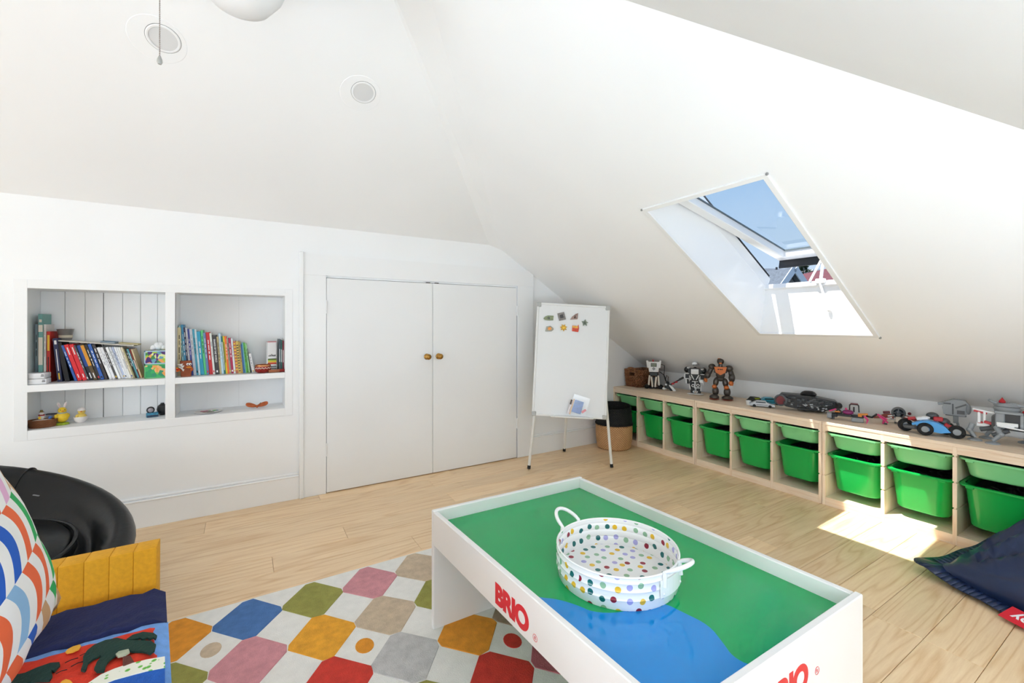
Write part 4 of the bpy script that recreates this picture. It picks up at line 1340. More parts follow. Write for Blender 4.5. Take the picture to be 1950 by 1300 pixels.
NAMES_L = ['thin pale blue-grey book, first at the left end of the left niche', 'pale grey thin book, second at the left end of the left niche', 'tall teal and cream picture book, tallest in the left niche', 'thin white-spined book right of the tall teal one', 'upright red book with yellow title panel in left niche', 'navy book with white lettering leaning on the upright red one', 'wide black book leaning right of the navy one', 'blue leaning book left of the two bright red ones', 'bright red leaning book, left of a matching pair', 'bright red leaning book, right of a matching pair', 'thin charcoal book just right of the bright red pair', 'leaning book, blue above and black below, left of the orange-brown one', 'leaning book, orange above and brown below', 'black leaning book between the orange-brown and the blue one', 'mid blue leaning book between two dark ones', 'dark brown leaning book, last before the white ones', 'white paperback, first of the white leaning row', 'white paperback left of the single charcoal one', 'charcoal paperback standing among the white ones', 'white paperback right of the single charcoal one', 'pale white paperback, fourth of the white leaning row', 'pale blue paperback among the white leaning row', 'white thin paperback right of the pale blue one', 'off-white thin paperback, third from the cream one', 'ivory thin paperback beside the cream one', 'cream paperback at the end of the white row', 'thin olive tan booklet right of the cream paperback', 'thin black-brown booklet near the patterned boxes', 'thin teal booklet near the patterned boxes', 'thin dark red booklet near the patterned boxes', 'thin tan booklet, last before the patterned boxes']
NAMES_R = ['upright cream book at the left end of the right niche', 'pale teal thin book leaning beside the cream one', 'tall blue book, tallest of the right niche', 'dark purple-navy thin book in right niche', 'white thin book between the dark purple and indigo ones', 'indigo blue thin book in right niche', 'pale grey-white book right of the indigo one', 'sky blue book left of the wide cyan one', 'very pale blue book touching the wide cyan one', 'wide cyan book in right niche', 'bright mint green book in right niche', 'slate blue book left of the red one', 'red book in the middle of the right niche', 'off-white thin book between the red and the wide black one', 'wide black-grey book with white lettering in right niche', 'tan thin book right of the wide black one', 'pale blue book standing taller than its tan neighbour', 'dark teal thin book left of the yellow one', 'bright yellow thin book in right niche', 'orange thin book right of the yellow one', 'grey-beige thin book left of the crimson one', 'crimson book in right niche', 'pale white-blue thin book right of the crimson one', 'rust brown speckled book in right niche', 'gold patterned book, wider of two gold ones', 'gold patterned thin book, right of the wider gold one', 'small blue thin book right of the gold ones', 'small pale cyan thin book in right niche', 'small grass green thin book in right niche', 'small pale green leaning book in right niche', 'short black leaning booklet at the right end of the row', 'shortest white leaning book at the right end of the row']
PAGES = M('paper_edges', 'ece6da', 0.8, var=0.08, scale=120)
INK = {'o': M('orange_spine_print', 'd8942c', 0.6), 't': M('teal_spine_print', '5f9a90', 0.6), 'c': M('cream_spine_print', 'e4dac8', 0.6), 'x': M('grey_spine_print', '9a9aa4', 0.6), 'w': M('white_spine_print', 'efefef', 0.6), 'k': M('black_spine_print', '262626', 0.6), 'y': M('yellow_spine_print', 'e8c23a', 0.6), 'r': M('red_spine_print', 'c4262c', 0.6), 'b': M('blue_spine_print', '274f9e', 0.6), 'g': M('green_spine_print', '3f9a4a', 0.6)}
def book(x, ang, th, h, c, label, y, depth, group, marks):
    cv = M('book_cover_' + c, c, 0.45, var=0.08, scale=40)
    o = thing('book', label, 'book', (x, y, SHELFZ + 0.0004), 0, group)
    o.rotation_euler = (0, -ang, 0)
    t_ = min(0.0016, th * 0.22)
    m = MB().span(0, th, 0, t_, 0, h, bev=0.0005).span(0, t_, t_, depth, 0, h).span(th - t_, th, t_, depth, 0, h)
    m.build('cover', cv, o, smooth=0)
    MB().span(t_, th - t_, t_, depth - 0.004, 0.003, h - 0.004).build('pages', PAGES, o, smooth=0)
    if 'wide black-grey' in label:
        text_obj('SNAKES OF THE WORLD', 0.0128, INK['w'], o, Matrix.Translation((th * 0.32, -0.0006, h * 0.90)) @ Matrix(((0, 1, 0, 0), (0, 0, -1, 0), (-1, 0, 0, 0), (0, 0, 0, 1))), 'spine_title', bold=0.0002, depth=0.0002, spacing=1.02)
    for (a, b, k, wd) in marks:
        MB().span(th * (0.5 - wd / 2), th * (0.5 + wd / 2), -0.0004, 0.0004, h * a, h * b).build('spine_print', INK[k], o, smooth=0)
random.seed(21)
def lum(c): return (int(c[0:2], 16) * 0.3 + int(c[2:4], 16) * 0.6 + int(c[4:6], 16) * 0.1)
def marks_for(c, th):
    k = 'x' if lum(c) > 200 else 'k' if lum(c) > 140 else 'w'
    if th < 0.008:
        return [(0.3, 0.62, k, 0.35)] if random.random() < 0.5 else []
    out = []
    z = random.uniform(0.34, 0.5)
    while z < 0.82:
        e = z + random.uniform(0.05, 0.13)
        out.append((z, min(e, 0.9), k, random.uniform(0.16, 0.28)))
        z = e + random.uniform(0.02, 0.05)
    if random.random() < 0.6:
        out.append((0.05, 0.10, random.choice('wkyrb'), 0.5))
    return out
special = {4: [(0.62, 0.93, 'y', 0.62), (0.06, 0.13, 'y', 0.5), (0.2, 0.5, 'k', 0.3)], 2: [(0.26, 0.66, 'c', 0.98), (0.74, 0.84, 'c', 0.98), (0.88, 0.92, 'c', 0.6)], 5: [(0.86, 0.95, 'w', 0.5), (0.25, 0.75, 'w', 0.16), (0.05, 0.2, 'y', 0.3)], 8: [(0.72, 0.92, 'w', 0.24), (0.08, 0.18, 'w', 0.2)], 9: [(0.72, 0.92, 'w', 0.24), (0.08, 0.18, 'w', 0.2)], 6: [], 11: [(0.38, 0.97, 'b', 0.98), (0.05, 0.2, 'w', 0.25)], 12: [(0.4, 0.97, 'o', 0.98), (0.05, 0.2, 'w', 0.25)]}
for i, (b, lb) in enumerate(zip(BOOKS_L, NAMES_L)):
    yy = 3.325 + (0.05 if i < 2 else 0.0) + random.uniform(-0.004, 0.006)
    book(*b, lb, yy, 0.125, 'books in the left niche', special.get(i, marks_for(b[4], b[2])))
spR = {18: [(0.3, 0.85, 'k', 0.3)], 14: [(0.05, 0.10, 'w', 0.35)], 17: [(0.1, 0.85, 'w', 0.3)], 23: [(0.1 + 0.1 * q, 0.14 + 0.1 * q, 'y', 0.8) for q in range(9)], 24: [(0.06 + 0.08 * q, 0.09 + 0.08 * q, 'k', 0.7) for q in range(11)]}
for i, (b, lb) in enumerate(zip(BOOKS_R, NAMES_R)):
    book(*b, lb, 3.318 + random.uniform(-0.004, 0.006), 0.125, 'books in the right niche', spR.get(i, marks_for(b[4], b[2])))
# thin books standing at the far right end of the right niche
for i, (c, lb) in enumerate((('3a4a52', 'dark slate thin book behind the white striped box'), ('1f5a50', 'dark green thin book at the right end, beside the niche wall'), ('7d2a36', 'dark red thin book against the right wall of the right niche'))):
    book(0.198 + i * 0.0105, 0.0, 0.0098, 0.215 - 0.006 * i, c, lb, 3.285, 0.15, 'books in the right niche', [(0.3, 0.7, 'w', 0.3)])

# flat books and a lid on top of the leaning row
def flat(name, label, cat, x0, x1, y0_, y1_, z0, z1, th, c, rough=0.5):
    o = thing(name, label, cat, ((x0 + x1) / 2, (y0_ + y1_) / 2, (z0 + z1) / 2))
    L_ = math.hypot(x1 - x0, z1 - z0)
    o.rotation_euler = (0, math.atan2(z0 - z1, x1 - x0), 0)
    MB().box((0, 0, th * 0.85), (L_, y1_ - y0_, th * 0.3), bev=0.0006).box((0, 0, th * 0.15), (L_, y1_ - y0_, th * 0.3), bev=0.0006).build('cover', M(name + '_' + c, c, rough, var=0.08, scale=30), o, smooth=0)
    MB().box((0, 0, th * 0.5), (L_ - 0.006, y1_ - y0_ - 0.005, th * 0.5)).build('pages', PAGES, o, smooth=0)
flat('flat_book', 'large thin cream folder lying flat on top of the leaning books', 'book', -0.888, -0.548, 3.335, 3.45, 1.062, 1.024, 0.006, 'd8d2c6')
flat('flat_book', 'small blue and black book lying on the cream folder', 'book', -0.70, -0.635, 3.36, 3.45, 1.0475, 1.0405, 0.009, '2a6a8c')
flat('flat_book', 'yellowish booklet lying at the right end of the cream folder', 'book', -0.62, -0.53, 3.36, 3.44, 1.0385, 1.0285, 0.008, 'b9a85a')
cup = thing('grey_cup', 'grey flared plastic cup above the navy book in the left niche', 'cup', (-0.852, 3.40, 1.0655))
MB().lathe([(0, 0), (0.024, 0), (0.026, 0.004), (0.035, 0.058), (0.037, 0.060), (0.033, 0.058), (0.024, 0.006), (0, 0.006)], 28).build('cup_body', M('grey_smoke_plastic', '77736f', 0.3, var=0.15), cup)
MB().lathe([(0.0282, 0.012), (0.0302, 0.026), (0.0298, 0.026), (0.0277, 0.012)], 28).build('print_band', M('beige_band', 'c9c0aa', 0.5), cup)

# white stack at the left end of the shelf
for i, lb in enumerate(('lower white plastic case at the left end of the upper shelf', 'upper white plastic case at the left end of the upper shelf')):
    w = thing('white_case', lb, 'case', (-0.926, 3.278, SHELFZ + 0.0005 + i * 0.0292), R(3 - 5 * i), 'white cases on the upper shelf')
    MB().box((0, 0, 0.0145), (0.082 - 0.006 * i, 0.085, 0.028), bev=0.004, seg=2).build('case_body', M('white_plastic', 'e8e8ea', 0.35), w)
    MB().box((0.03, -0.0428, 0.0145), (0.012, 0.001, 0.004)).box((0.03, -0.0428, 0.021), (0.01, 0.001, 0.003)).build('port', M('dark_port', '3a3a3c', 0.5), w, smooth=0)

# two patterned boxes with a white cloud ornament
def blotch(name, base, cols_, scale):
    g = NT(name)
    tc = g.n('ShaderNodeTexCoord')
    nz = g.n('ShaderNodeTexNoise'); nz.inputs['Scale'].default_value = 8; nz.inputs['Detail'].default_value = 1
    g.l(tc.outputs['Object'], nz.inputs['Vector'])
    mxv = g.n('ShaderNodeMix', data_type='VECTOR'); mxv.inputs[0].default_value = 0.06
    g.l(tc.outputs['Object'], mxv.inputs[4]); g.l(nz.outputs['Color'], mxv.inputs[5])
    vo = g.n('ShaderNodeTexVoronoi'); vo.inputs['Scale'].default_value = scale
    g.l(mxv.outputs[1], vo.inputs['Vector'])
    sc_ = g.n('ShaderNodeSeparateColor'); g.l(vo.outputs['Color'], sc_.inputs[0])
    st_ = [(i / (len(cols_)), col(c)) for i, c in enumerate(cols_)]
    g.l(g.ramp(sc_.outputs[0], st_, True), g.b.inputs['Base Color'])
    g.b.inputs['Roughness'].default_value = 0.45
    return g.m
for (nm, lb, z, h, cols_, tr_) in (('green_box', 'green box printed with orange flowers, below the purple one', SHELFZ + 0.0005, 0.081, ['1f9a5a', '35ae62', 'f0a04a', '8fc24a', '2a8f6a', 'f2b277'], '5fb873'), ('purple_box', 'purple box printed with green leaves, on top of the green one', SHELFZ + 0.0822, 0.078, ['4a2270', '3f8a4a', 'a8cc3a', '5a2a80', 'f0a45a', '6aa8b8', 'dfe8a0'], 'a8c8e0')):
    o = thing('patterned_box', lb, 'box', (-0.4415, 3.335, z))
    MB().box((0, 0, h / 2), (0.098, 0.13, h), bev=0.002).build('box_body', blotch(nm + '_print', '', cols_, 55), o, smooth=0)
    MB().box((0, -0.0652, h - 0.003), (0.098, 0.0012, 0.006)).box((0, -0.0652, 0.003), (0.098, 0.0012, 0.006)).box((-0.0465, -0.0652, h / 2), (0.005, 0.0012, h)).build('edge_trim', M(nm + '_edge', tr_, 0.5), o, smooth=0)
cloud = MB()
for (x, z, r) in ((-0.024, 0.015, 0.015), (0.0, 0.018, 0.018), (0.022, 0.014, 0.014), (-0.008, 0.03, 0.015), (0.01, 0.033, 0.013), (0.028, 0.01, 0.01), (-0.03, 0.01, 0.01)):
    cloud.ball((x, 0, z), (r, r * 0.8, r))
co = tag(cloud.build('cloud_ornament', M('white_fluff', 'f0f0f0', 0.9, bump=0.6, bscale=90)), 'small white cloud ornament on top of the purple box', 'ornament')
co.location = (-0.435, 3.35, SHELFZ + 0.1605)

# brown paper bag puppet
pup = thing('bag_puppet', 'brown paper bag bird puppet with googly eyes before the right niche books', 'puppet', (-0.297, 3.277, SHELFZ + 0.0005), R(8))
BRN = M('brown_paper', '9a4f30', 0.8, var=0.2, scale=60)
MB().loft([rrect(0.05, 0.03, 0.006, 3, 0.0), rrect(0.055, 0.034, 0.006, 3, 0.045), rrect(0.056, 0.034, 0.006, 3, 0.085), rrect(0.057, 0.032, 0.006, 3, 0.094)], True, True).build('bag_body', BRN, pup, smooth=30)
for x in (0.008, 0.02):
    e = MB().ball((x, -0.0185, 0.074), (0.0075, 0.004, 0.0075)).build('eye', M('eye_white', 'f2f2f2', 0.3), pup)
    MB().ball((x + 0.001, -0.0222, 0.073), (0.0032, 0.0015, 0.0032)).build('pupil', M('eye_black', '101010', 0.3), e)
MB().ball((0.014, -0.021, 0.056), (0.015, 0.009, 0.0055)).build('beak', M('orange_beak', 'e08a2c', 0.6), pup)
MB().ball((0.027, -0.016, 0.043), (0.008, 0.005, 0.011)).build('wattle', M('rust_felt', 'c45a28', 0.8), pup)
wg = MB()
for q in range(4):
    wg.prism([(0, 0), (-0.02 - 0.004 * q, 0.012 - 0.006 * q), (-0.006, -0.012)], 0.002, Matrix.Translation((-0.008 - 0.006 * (q % 2), -0.0175, 0.044 + 0.012 * q)) @ Euler((R(90), 0, 0)).to_matrix().to_4x4())
wg.build('paper_wing', M('white_paper', 'ededeb', 0.8), pup, smooth=0)
for q, c in enumerate(('e06a1c', 'd8261c', 'f2a02c')):
    MB().ball((-0.036 - 0.006 * q, -0.004, 0.042 + 0.008 * q - 0.004), (0.014, 0.004, 0.006), rot=(0, 0.4 * (q - 1), 0)).build('tail_feather', M('feather_' + c, c, 0.8), pup)

# red bowl with mallet, striped box
bowl = thing('singing_bowl', 'dark red bowl with gold rim and white ornament on the upper right shelf', 'bowl', (0.106, 3.268, SHELFZ + 0.0005))
MB().lathe([(0, 0), (0.03, 0), (0.042, 0.008), (0.047, 0.022), (0.045, 0.038), (0.041, 0.045), (0.038, 0.044), (0.041, 0.022), (0.028, 0.006), (0, 0.005)], 36).build('bowl_body', M('dark_red_lacquer', '8a1f1a', 0.25, var=0.15), bowl)
MB().lathe([(0.0455, 0.036), (0.043, 0.0455), (0.0385, 0.046), (0.0385, 0.044), (0.0415, 0.0435), (0.0445, 0.036)], 36).build('rim_band', M('copper_rim', 'c88a5a', 0.3, metal=0.9), bowl)
orn = MB()
for q in range(12):
    a = R(-90 + (q - 6) * 11 + 5)
    orn.ball((0.0468 * math.cos(a), 0.0468 * math.sin(a), 0.026 + 0.003 * (q % 2)), (0.003, 0.003, 0.0032), u=8, v=6)
orn.build('ornament_dots', M('cream_paint', 'f0e2d6', 0.5), bowl)
for _c in bowl.children:
    _c.data.transform(Matrix.Diagonal((1.0, 1.0, 1.18, 1)))
mal = thing('bowl_mallet', 'wooden mallet stick with red grip lying beside the red bowl', 'mallet', (0.178, 3.238, SHELFZ + 0.011))
MB().rod((-0.042, 0, 0), (0.02, 0.014, 0.0), 0.010, n=14).build('stick', M('reddish_wood', 'a5623e', 0.5, var=0.25), mal)
MB().rod((0.02, 0.014, 0.0), (0.05, 0.021, 0.0), 0.0105, n=14).build('grip', M('red_suede', '8a2420', 0.8), mal)
sbx = thing('striped_box', 'tall white card box with red, yellow and green stripes beside the red bowl', 'box', (0.157, 3.345, SHELFZ + 0.0005), R(6))
MB().box((0, 0, 0.098), (0.052, 0.06, 0.196), bev=0.001).build('box_body', M('white_card', 'e9e6e4', 0.5), sbx, smooth=0)
for (z, h, c) in ((0.083, 0.008, '4a5a2a'), (0.075, 0.008, '9fb83a'), (0.066, 0.009, 'e8c22c'), (0.055, 0.011, 'd8452c'), (0.0335, 0.007, '6a6a6a'), (0.021, 0.005, '2a2a2a'), (0.198, 0.005, 'c25a5e')):
    MB().box((0.001, -0.0304, z), (0.05, 0.001, h)).build('stripe', M('stripe_' + c, c, 0.5), sbx, smooth=0)
lt = MB()
for q, (w, h) in enumerate(((0.005, 0.007), (0.005, 0.011), (0.004, 0.016), (0.006, 0.010), (0.005, 0.009), (0.005, 0.011))):
    lt.box((-0.018 + q * 0.0072, -0.0304, 0.101 + h / 2), (w, 0.001, h), rot=(0, 0.2 * (q % 3 - 1), 0))
lt.build('title_print', M('black_print', '222222', 0.5), sbx, smooth=0)
MB().box((0.0, 0.0, 0.1968), (0.052, 0.06, 0.0015)).build('box_lid', M('red_lid_edge', 'b8585c', 0.5), sbx, smooth=0)

# ------------------------------------------------------------------ lower shelf things
FZ = NZ0 + 0.0005
tb = thing('oval_basket', 'small oval brown wicker basket with a snowman figurine, lower left shelf', 'basket', (-0.915, 3.297, FZ), R(4))
for r_ in range(7):
    k = 0.84 + 0.16 * r_ / 6
    pts = []
    for i in range(44):
        a = 2 * math.pi * i / 44
        w = 1 + 0.02 * (1 if (i + r_) % 2 else -1)
        pts.append((0.056 * k * w * math.cos(a), 0.036 * k * w * math.sin(a), 0.004 + r_ * 0.0058))
    MB().tube(pts, 0.0036, 5, True).build('wicker_row', WK, tb)
MB().lathe([(0, 0.001), (0.048, 0.001), (0.048, 0.004), (0, 0.004)], 32, sy=0.66).build('basket_bottom', WK, tb)
MB().lathe([(0.05, 0.034), (0.03, 0.04), (0, 0.043)], 32, sy=0.62).build('wool_filling', M('cream_wool', 'd8cfc8', 0.95, bump=0.7, bscale=150), tb)
fg = MB().ball((-0.004, 0, 0.054), (0.014, 0.012, 0.013)).ball((-0.003, 0, 0.073), (0.009, 0.009, 0.009)).build('figurine', M('white_china', 'e6e0dc', 0.35), tb)
MB().lathe([(0.010, 0), (0.010, 0.002), (0.0055, 0.002), (0.0055, 0.011), (0, 0.011)], 16, (-0.003, 0, 0.080)).build('figurine_hat', M('olive_felt', '7a6a3a', 0.8), fg)
MB().lathe([(0.011, -0.003), (0.013, 0), (0.011, 0.003)], 16, (-0.003, 0, 0.0645)).build('figurine_scarf', M('red_felt', 'a8202a', 0.8), fg)
MB().ball((-0.008, -0.011, 0.052), (0.006, 0.004, 0.008)).build('figurine_duck', M('yellow_paint', 'f0c43a', 0.5), fg)
MB().ball((0.03, -0.004, 0.049), 0.008).build('blue_ball', M('blue_bead', '4a78c4', 0.3), tb)
fb = thing('photo_frame', 'small dark-edged frame lying behind the yellow chick', 'frame', (-0.897, 3.40, FZ), R(-8))
MB().box((0, 0, 0.026), (0.06, 0.02, 0.048), bev=0.002).build('frame_body', M('grey_frame', 'b9b6ba', 0.5, var=0.3, scale=60), fb, smooth=0)
MB().box((0, 0, 0.052), (0.064, 0.024, 0.005), bev=0.001).build('frame_edge', M('dark_frame', '4a3f48', 0.5), fb, smooth=0)
YEL = M('yellow_glaze', 'f0c92c', 0.35, var=0.15, scale=50)
ck = thing('chick_figurine', 'yellow chick figurine wearing white bunny ears on a green base', 'figurine', (-0.846, 3.325, FZ), R(20))
MB().lathe([(0, 0), (0.027, 0), (0.029, 0.006), (0.022, 0.012), (0, 0.014)], 24, sy=0.85).build('grass_base', M('grass_glaze', '9fb82c', 0.5, var=0.3, scale=80, bump=0.6, bscale=200), ck)
MB().ball((0, 0, 0.042), (0.027, 0.024, 0.030)).ball((0.022, -0.004, 0.048), (0.008, 0.010, 0.012)).ball((-0.024, -0.004, 0.048), (0.008, 0.010, 0.012)).build('chick_body', YEL, ck)
MB().ball((0, -0.002, 0.078), (0.018, 0.017, 0.017)).build('chick_head', YEL, ck)
MB().lathe([(0.012, -0.004), (0.0175, -0.002), (0.0185, 0.001), (0.012, 0.006)], 20, (0, -0.001, 0.064)).build('collar', M('blue_grey_collar', 'a9b6bc', 0.7), ck)
MB().rod((0, -0.017, 0.076), (0, -0.026, 0.074), 0.005, 0.0005, 8).build('beak', M('orange_beak'), ck)
for sx in (-1, 1):
    MB().ball((sx * 0.008, -0.016, 0.082), 0.0022, u=8, v=6).build('eye', M('eye_black'), ck)
    er = MB().ball((sx * 0.012, 0.002, 0.107), (0.0065, 0.004, 0.017), rot=(0, sx * 0.28, 0)).build('bunny_ear', M('white_china'), ck)
    MB().ball((sx * 0.012, -0.0025, 0.107), (0.0035, 0.001, 0.012), rot=(0, sx * 0.28, 0)).build('inner_ear', M('pale_pink', 'e6cfd2', 0.6), er)
eg = thing('egg_figurine', 'yellow chick hatching from a white eggshell on the lower left shelf', 'figurine', (-0.776, 3.345, FZ), R(18))
MB().lathe([(0, 0), (0.014, 0), (0.026, 0.012), (0.030, 0.028), (0.029, 0.034), (0.027, 0.034), (0.026, 0.026), (0, 0.022)], 28).build('eggshell', M('cream_shell', 'e8e0dc', 0.4), eg)
MB().ball((0, 0, 0.034), (0.024, 0.022, 0.018)).ball((0.003, 0, 0.062), (0.016, 0.016, 0.017)).ball((-0.016, -0.014, 0.04), (0.007, 0.006, 0.008)).build('chick_body', M('pale_yellow_glaze', 'efd067', 0.4, var=0.15), eg)
MB().lathe([(0.018, 0), (0.0165, 0.007), (0.010, 0.014), (0, 0.017)], 20, (0.003, 0, 0.067)).build('shell_cap', M('cream_shell'), eg)
MB().rod((0.0, -0.015, 0.062), (0.0, -0.023, 0.060), 0.0045, 0.0005, 8).build('beak', M('orange_beak'), eg)
tn = thing('snow_globe', 'small glass globe with dark rim on a teal printed block, lower left shelf', 'ornament', (-0.462, 3.325, FZ), R(12))
MB().box((0, 0, 0.0135), (0.056, 0.03, 0.027), bev=0.004, seg=2).build('block_base', M('teal_print', '2a7fa0', 0.35, var=0.5, scale=90), tn)
MB().box((0, -0.0153, 0.008), (0.05, 0.001, 0.009)).build('skyline_print', M('dark_print', '2a3550', 0.5, var=0.6, scale=200), tn, smooth=0)
MB().lathe([(0.0, -0.006), (0.016, -0.007), (0.0195, -0.004), (0.0195, 0.004), (0.016, 0.007), (0, 0.006)], 28, (-0.008, 0, 0.042), (R(90), 0, 0)).build('dark_ring', M('black_rim', '1c1c20', 0.3), tn)
MB().ball((-0.008, -0.005, 0.042), (0.014, 0.005, 0.014)).build('globe_face', M('pink_grey_glass', 'a39aa0', 0.1, var=0.4, scale=60), tn)
bo = tag(MB().lathe([(0, 0), (0.012, 0), (0.024, 0.014), (0.028, 0.034), (0.024, 0.054), (0.010, 0.066), (0.009, 0.072), (0.006, 0.072), (0, 0.068)], 28).build('black_vase', M('black_ceramic', '1a1a1c', 0.4)), 'small rounded black vase half hidden behind the niche divider', 'vase')
bo.location = (-0.421, 3.375, FZ)
pt = thing('painted_plate', 'white plate with a painted flower and bird, lower right shelf', 'plate', (-0.188, 3.318, FZ))
MB().lathe([(0, 0.0), (0.045, 0.0), (0.072, 0.006), (0.073, 0.008), (0.05, 0.0035), (0, 0.003)], 44).build('plate_body', M('white_china'), pt)
for (x, y, rx, ry, c) in ((-0.034, 0.024, 0.010, 0.012, 'c8306a'), (-0.022, 0.026, 0.010, 0.012, 'd04a80'), (-0.01, 0.03, 0.010, 0.012, 'b82a60'), (0.004, 0.032, 0.008, 0.008, '6fae5a'), (0.030, 0.03, 0.012, 0.014, '4fae4a'), (0.044, 0.032, 0.009, 0.010, '3a8fc0'), (-0.012, -0.012, 0.018, 0.010, '8a6a4a'), (0.012, -0.024, 0.02, 0.012, '3a3026'), (0.008, -0.008, 0.012, 0.008, 'b8a890')):
    MB().lathe([(0, 0), (1, 0), (1, 0.0006), (0, 0.0006)], 14, (x, y, 0.0046), sx=rx, sy=ry).build('painted_motif', M('motif_' + c, c, 0.5), pt, smooth=0)
bd = thing('butterfly_ornament', 'rust orange carved butterfly ornament on the lower right shelf', 'ornament', (0.074, 3.315, FZ))
RST = M('rust_clay', 'c2602c', 0.5, var=0.3, scale=70, bump=0.3, bscale=120)
for sx in (-1, 1):
    pts = [(0, 0), (0.02, -0.014), (0.05, -0.018), (0.066, -0.006), (0.068, 0.012), (0.05, 0.022), (0.02, 0.016)]
    mt_ = Matrix.Translation((0, 0, 0.008)) @ Euler((R(26), R(-15 * sx), 0)).to_matrix().to_4x4() @ Matrix.Diagonal((sx, 1, 1, 1))
    MB().prism(smooth_poly(pts + [pts[0]], 2)[:-1], 0.011, mt_, bev=0.002).build('wing', RST, bd)
MB().ball((0.0, 0.0, 0.012), (0.008, 0.02, 0.009)).build('butterfly_body', RST, bd)
MB().rod((0.004, 0.006, 0.016), (0.022, 0.006, 0.034), 0.003, 0.0015, 8).build('antenna', M('dark_twig', '4a3a2a', 0.7), bd)
# ------------------------------------------------------------------ toys standing on the pine units
PL = lambda n, c, r=0.3, **k: M('toy_' + n, c, r, **k)
T_BLK = PL('black', '1b1b1d'); T_WHT = PL('white', 'ececec'); T_GRY = PL('grey', '8f9396'); T_DGR = PL('dark_grey', '4a4d50')
T_RED = PL('red', 'b8202a'); T_BLU = PL('light_blue', '4a9fe0'); T_TEAL = PL('teal', '1f9ab8'); T_PNK = PL('pink', 'd02f74'); T_MAG = PL('magenta', '8a2f6a')
T_ORG = PL('orange', 'e08a2c'); T_LIM = PL('lime', 'a8b82c'); T_BRZ = PL('bronze_grey', '4d4640', 0.28, metal=0.4, var=0.2, scale=30); T_COP = PL('copper_orange', 'b5622c', 0.3, metal=0.3)
T_SIL = PL('silver', 'b9bec4', 0.3, metal=0.5); T_TYR = PL('tyre', '1d1c1c', 0.8, bump=0.6, bscale=300); T_DRD = PL('dark_red', '6e1f28'); T_CRM = PL('cream', 'd9cfc0'); T_GLS = PL('smoke_glass', '3a3f44', 0.08)
T_LBR = PL('rust', '8a3a28')
APART = {'grey_block', 'red_panel', 'pod_snout', 'wheel_hub', 'foot', 'foot_trim', 'hand', 'knee', 'shoulder', 'leg_shell', 'red_wing', 'white_stripe', 'orange_panel', 'pink_claw', 'red_dome', 'landing_skid', 'support_foot', 'roll_dome', 'red_joint', 'pod_panel', 'claw_plate', 'red_trim', 'cannon', 'leg_arm', 'chest_vents', 'engine_pod', 'shoulder_plate'}
def toy(name, label, cat, x, y, px, parts, turn=0.0, group=None, s=1.0):
    o = thing(name, label, cat, (x, y, UH + 0.0005), facing(px) + turn, group)
    flatp = []
    for (pn, mat, prims) in parts:
        if pn in APART:
            flatp += [(pn, mat, [q]) for q in prims]
        else:
            flatp.append((pn, mat, prims))
    for (pn, mat, prims) in flatp:
        m = MB()
        for p in prims:
            k = p[0]
            if k == 'b':
                m.box(p[1], p[2], rot=p[3] if len(p) > 3 else (0, 0, 0), bev=min(p[2]) * 0.14)
            elif k == 's':
                m.ball(p[1], p[2], rot=p[3] if len(p) > 3 else (0, 0, 0), u=16, v=10)
            elif k == 'r':
                m.rod(p[1], p[2], p[3], p[4] if len(p) > 4 else None, 12)
            elif k == 't':
                m.tube(p[1], p[2], 8)
            elif k == 'l':
                m.lathe(p[1], 24, p[2], p[3])
            elif k == 'p':
                m.prism(p[1], p[2], p[3])
        if s != 1.0:
            m.xform(Matrix.Diagonal((s, s, s, 1)))
        m.build(pn, mat, o)
    return o
def wheel(c, r, w, axis='y'):
    c = Vector(c); d = Vector((0, w / 2, 0)) if axis == 'y' else Vector((w / 2, 0, 0))
    return ('r', c - d, c + d, r)
XZ = lambda y=0.0: Matrix(((1, 0, 0, 0), (0, 0, -1, y), (0, 1, 0, 0), (0, 0, 0, 1)))    # polygon in x-z, extruded towards the viewer

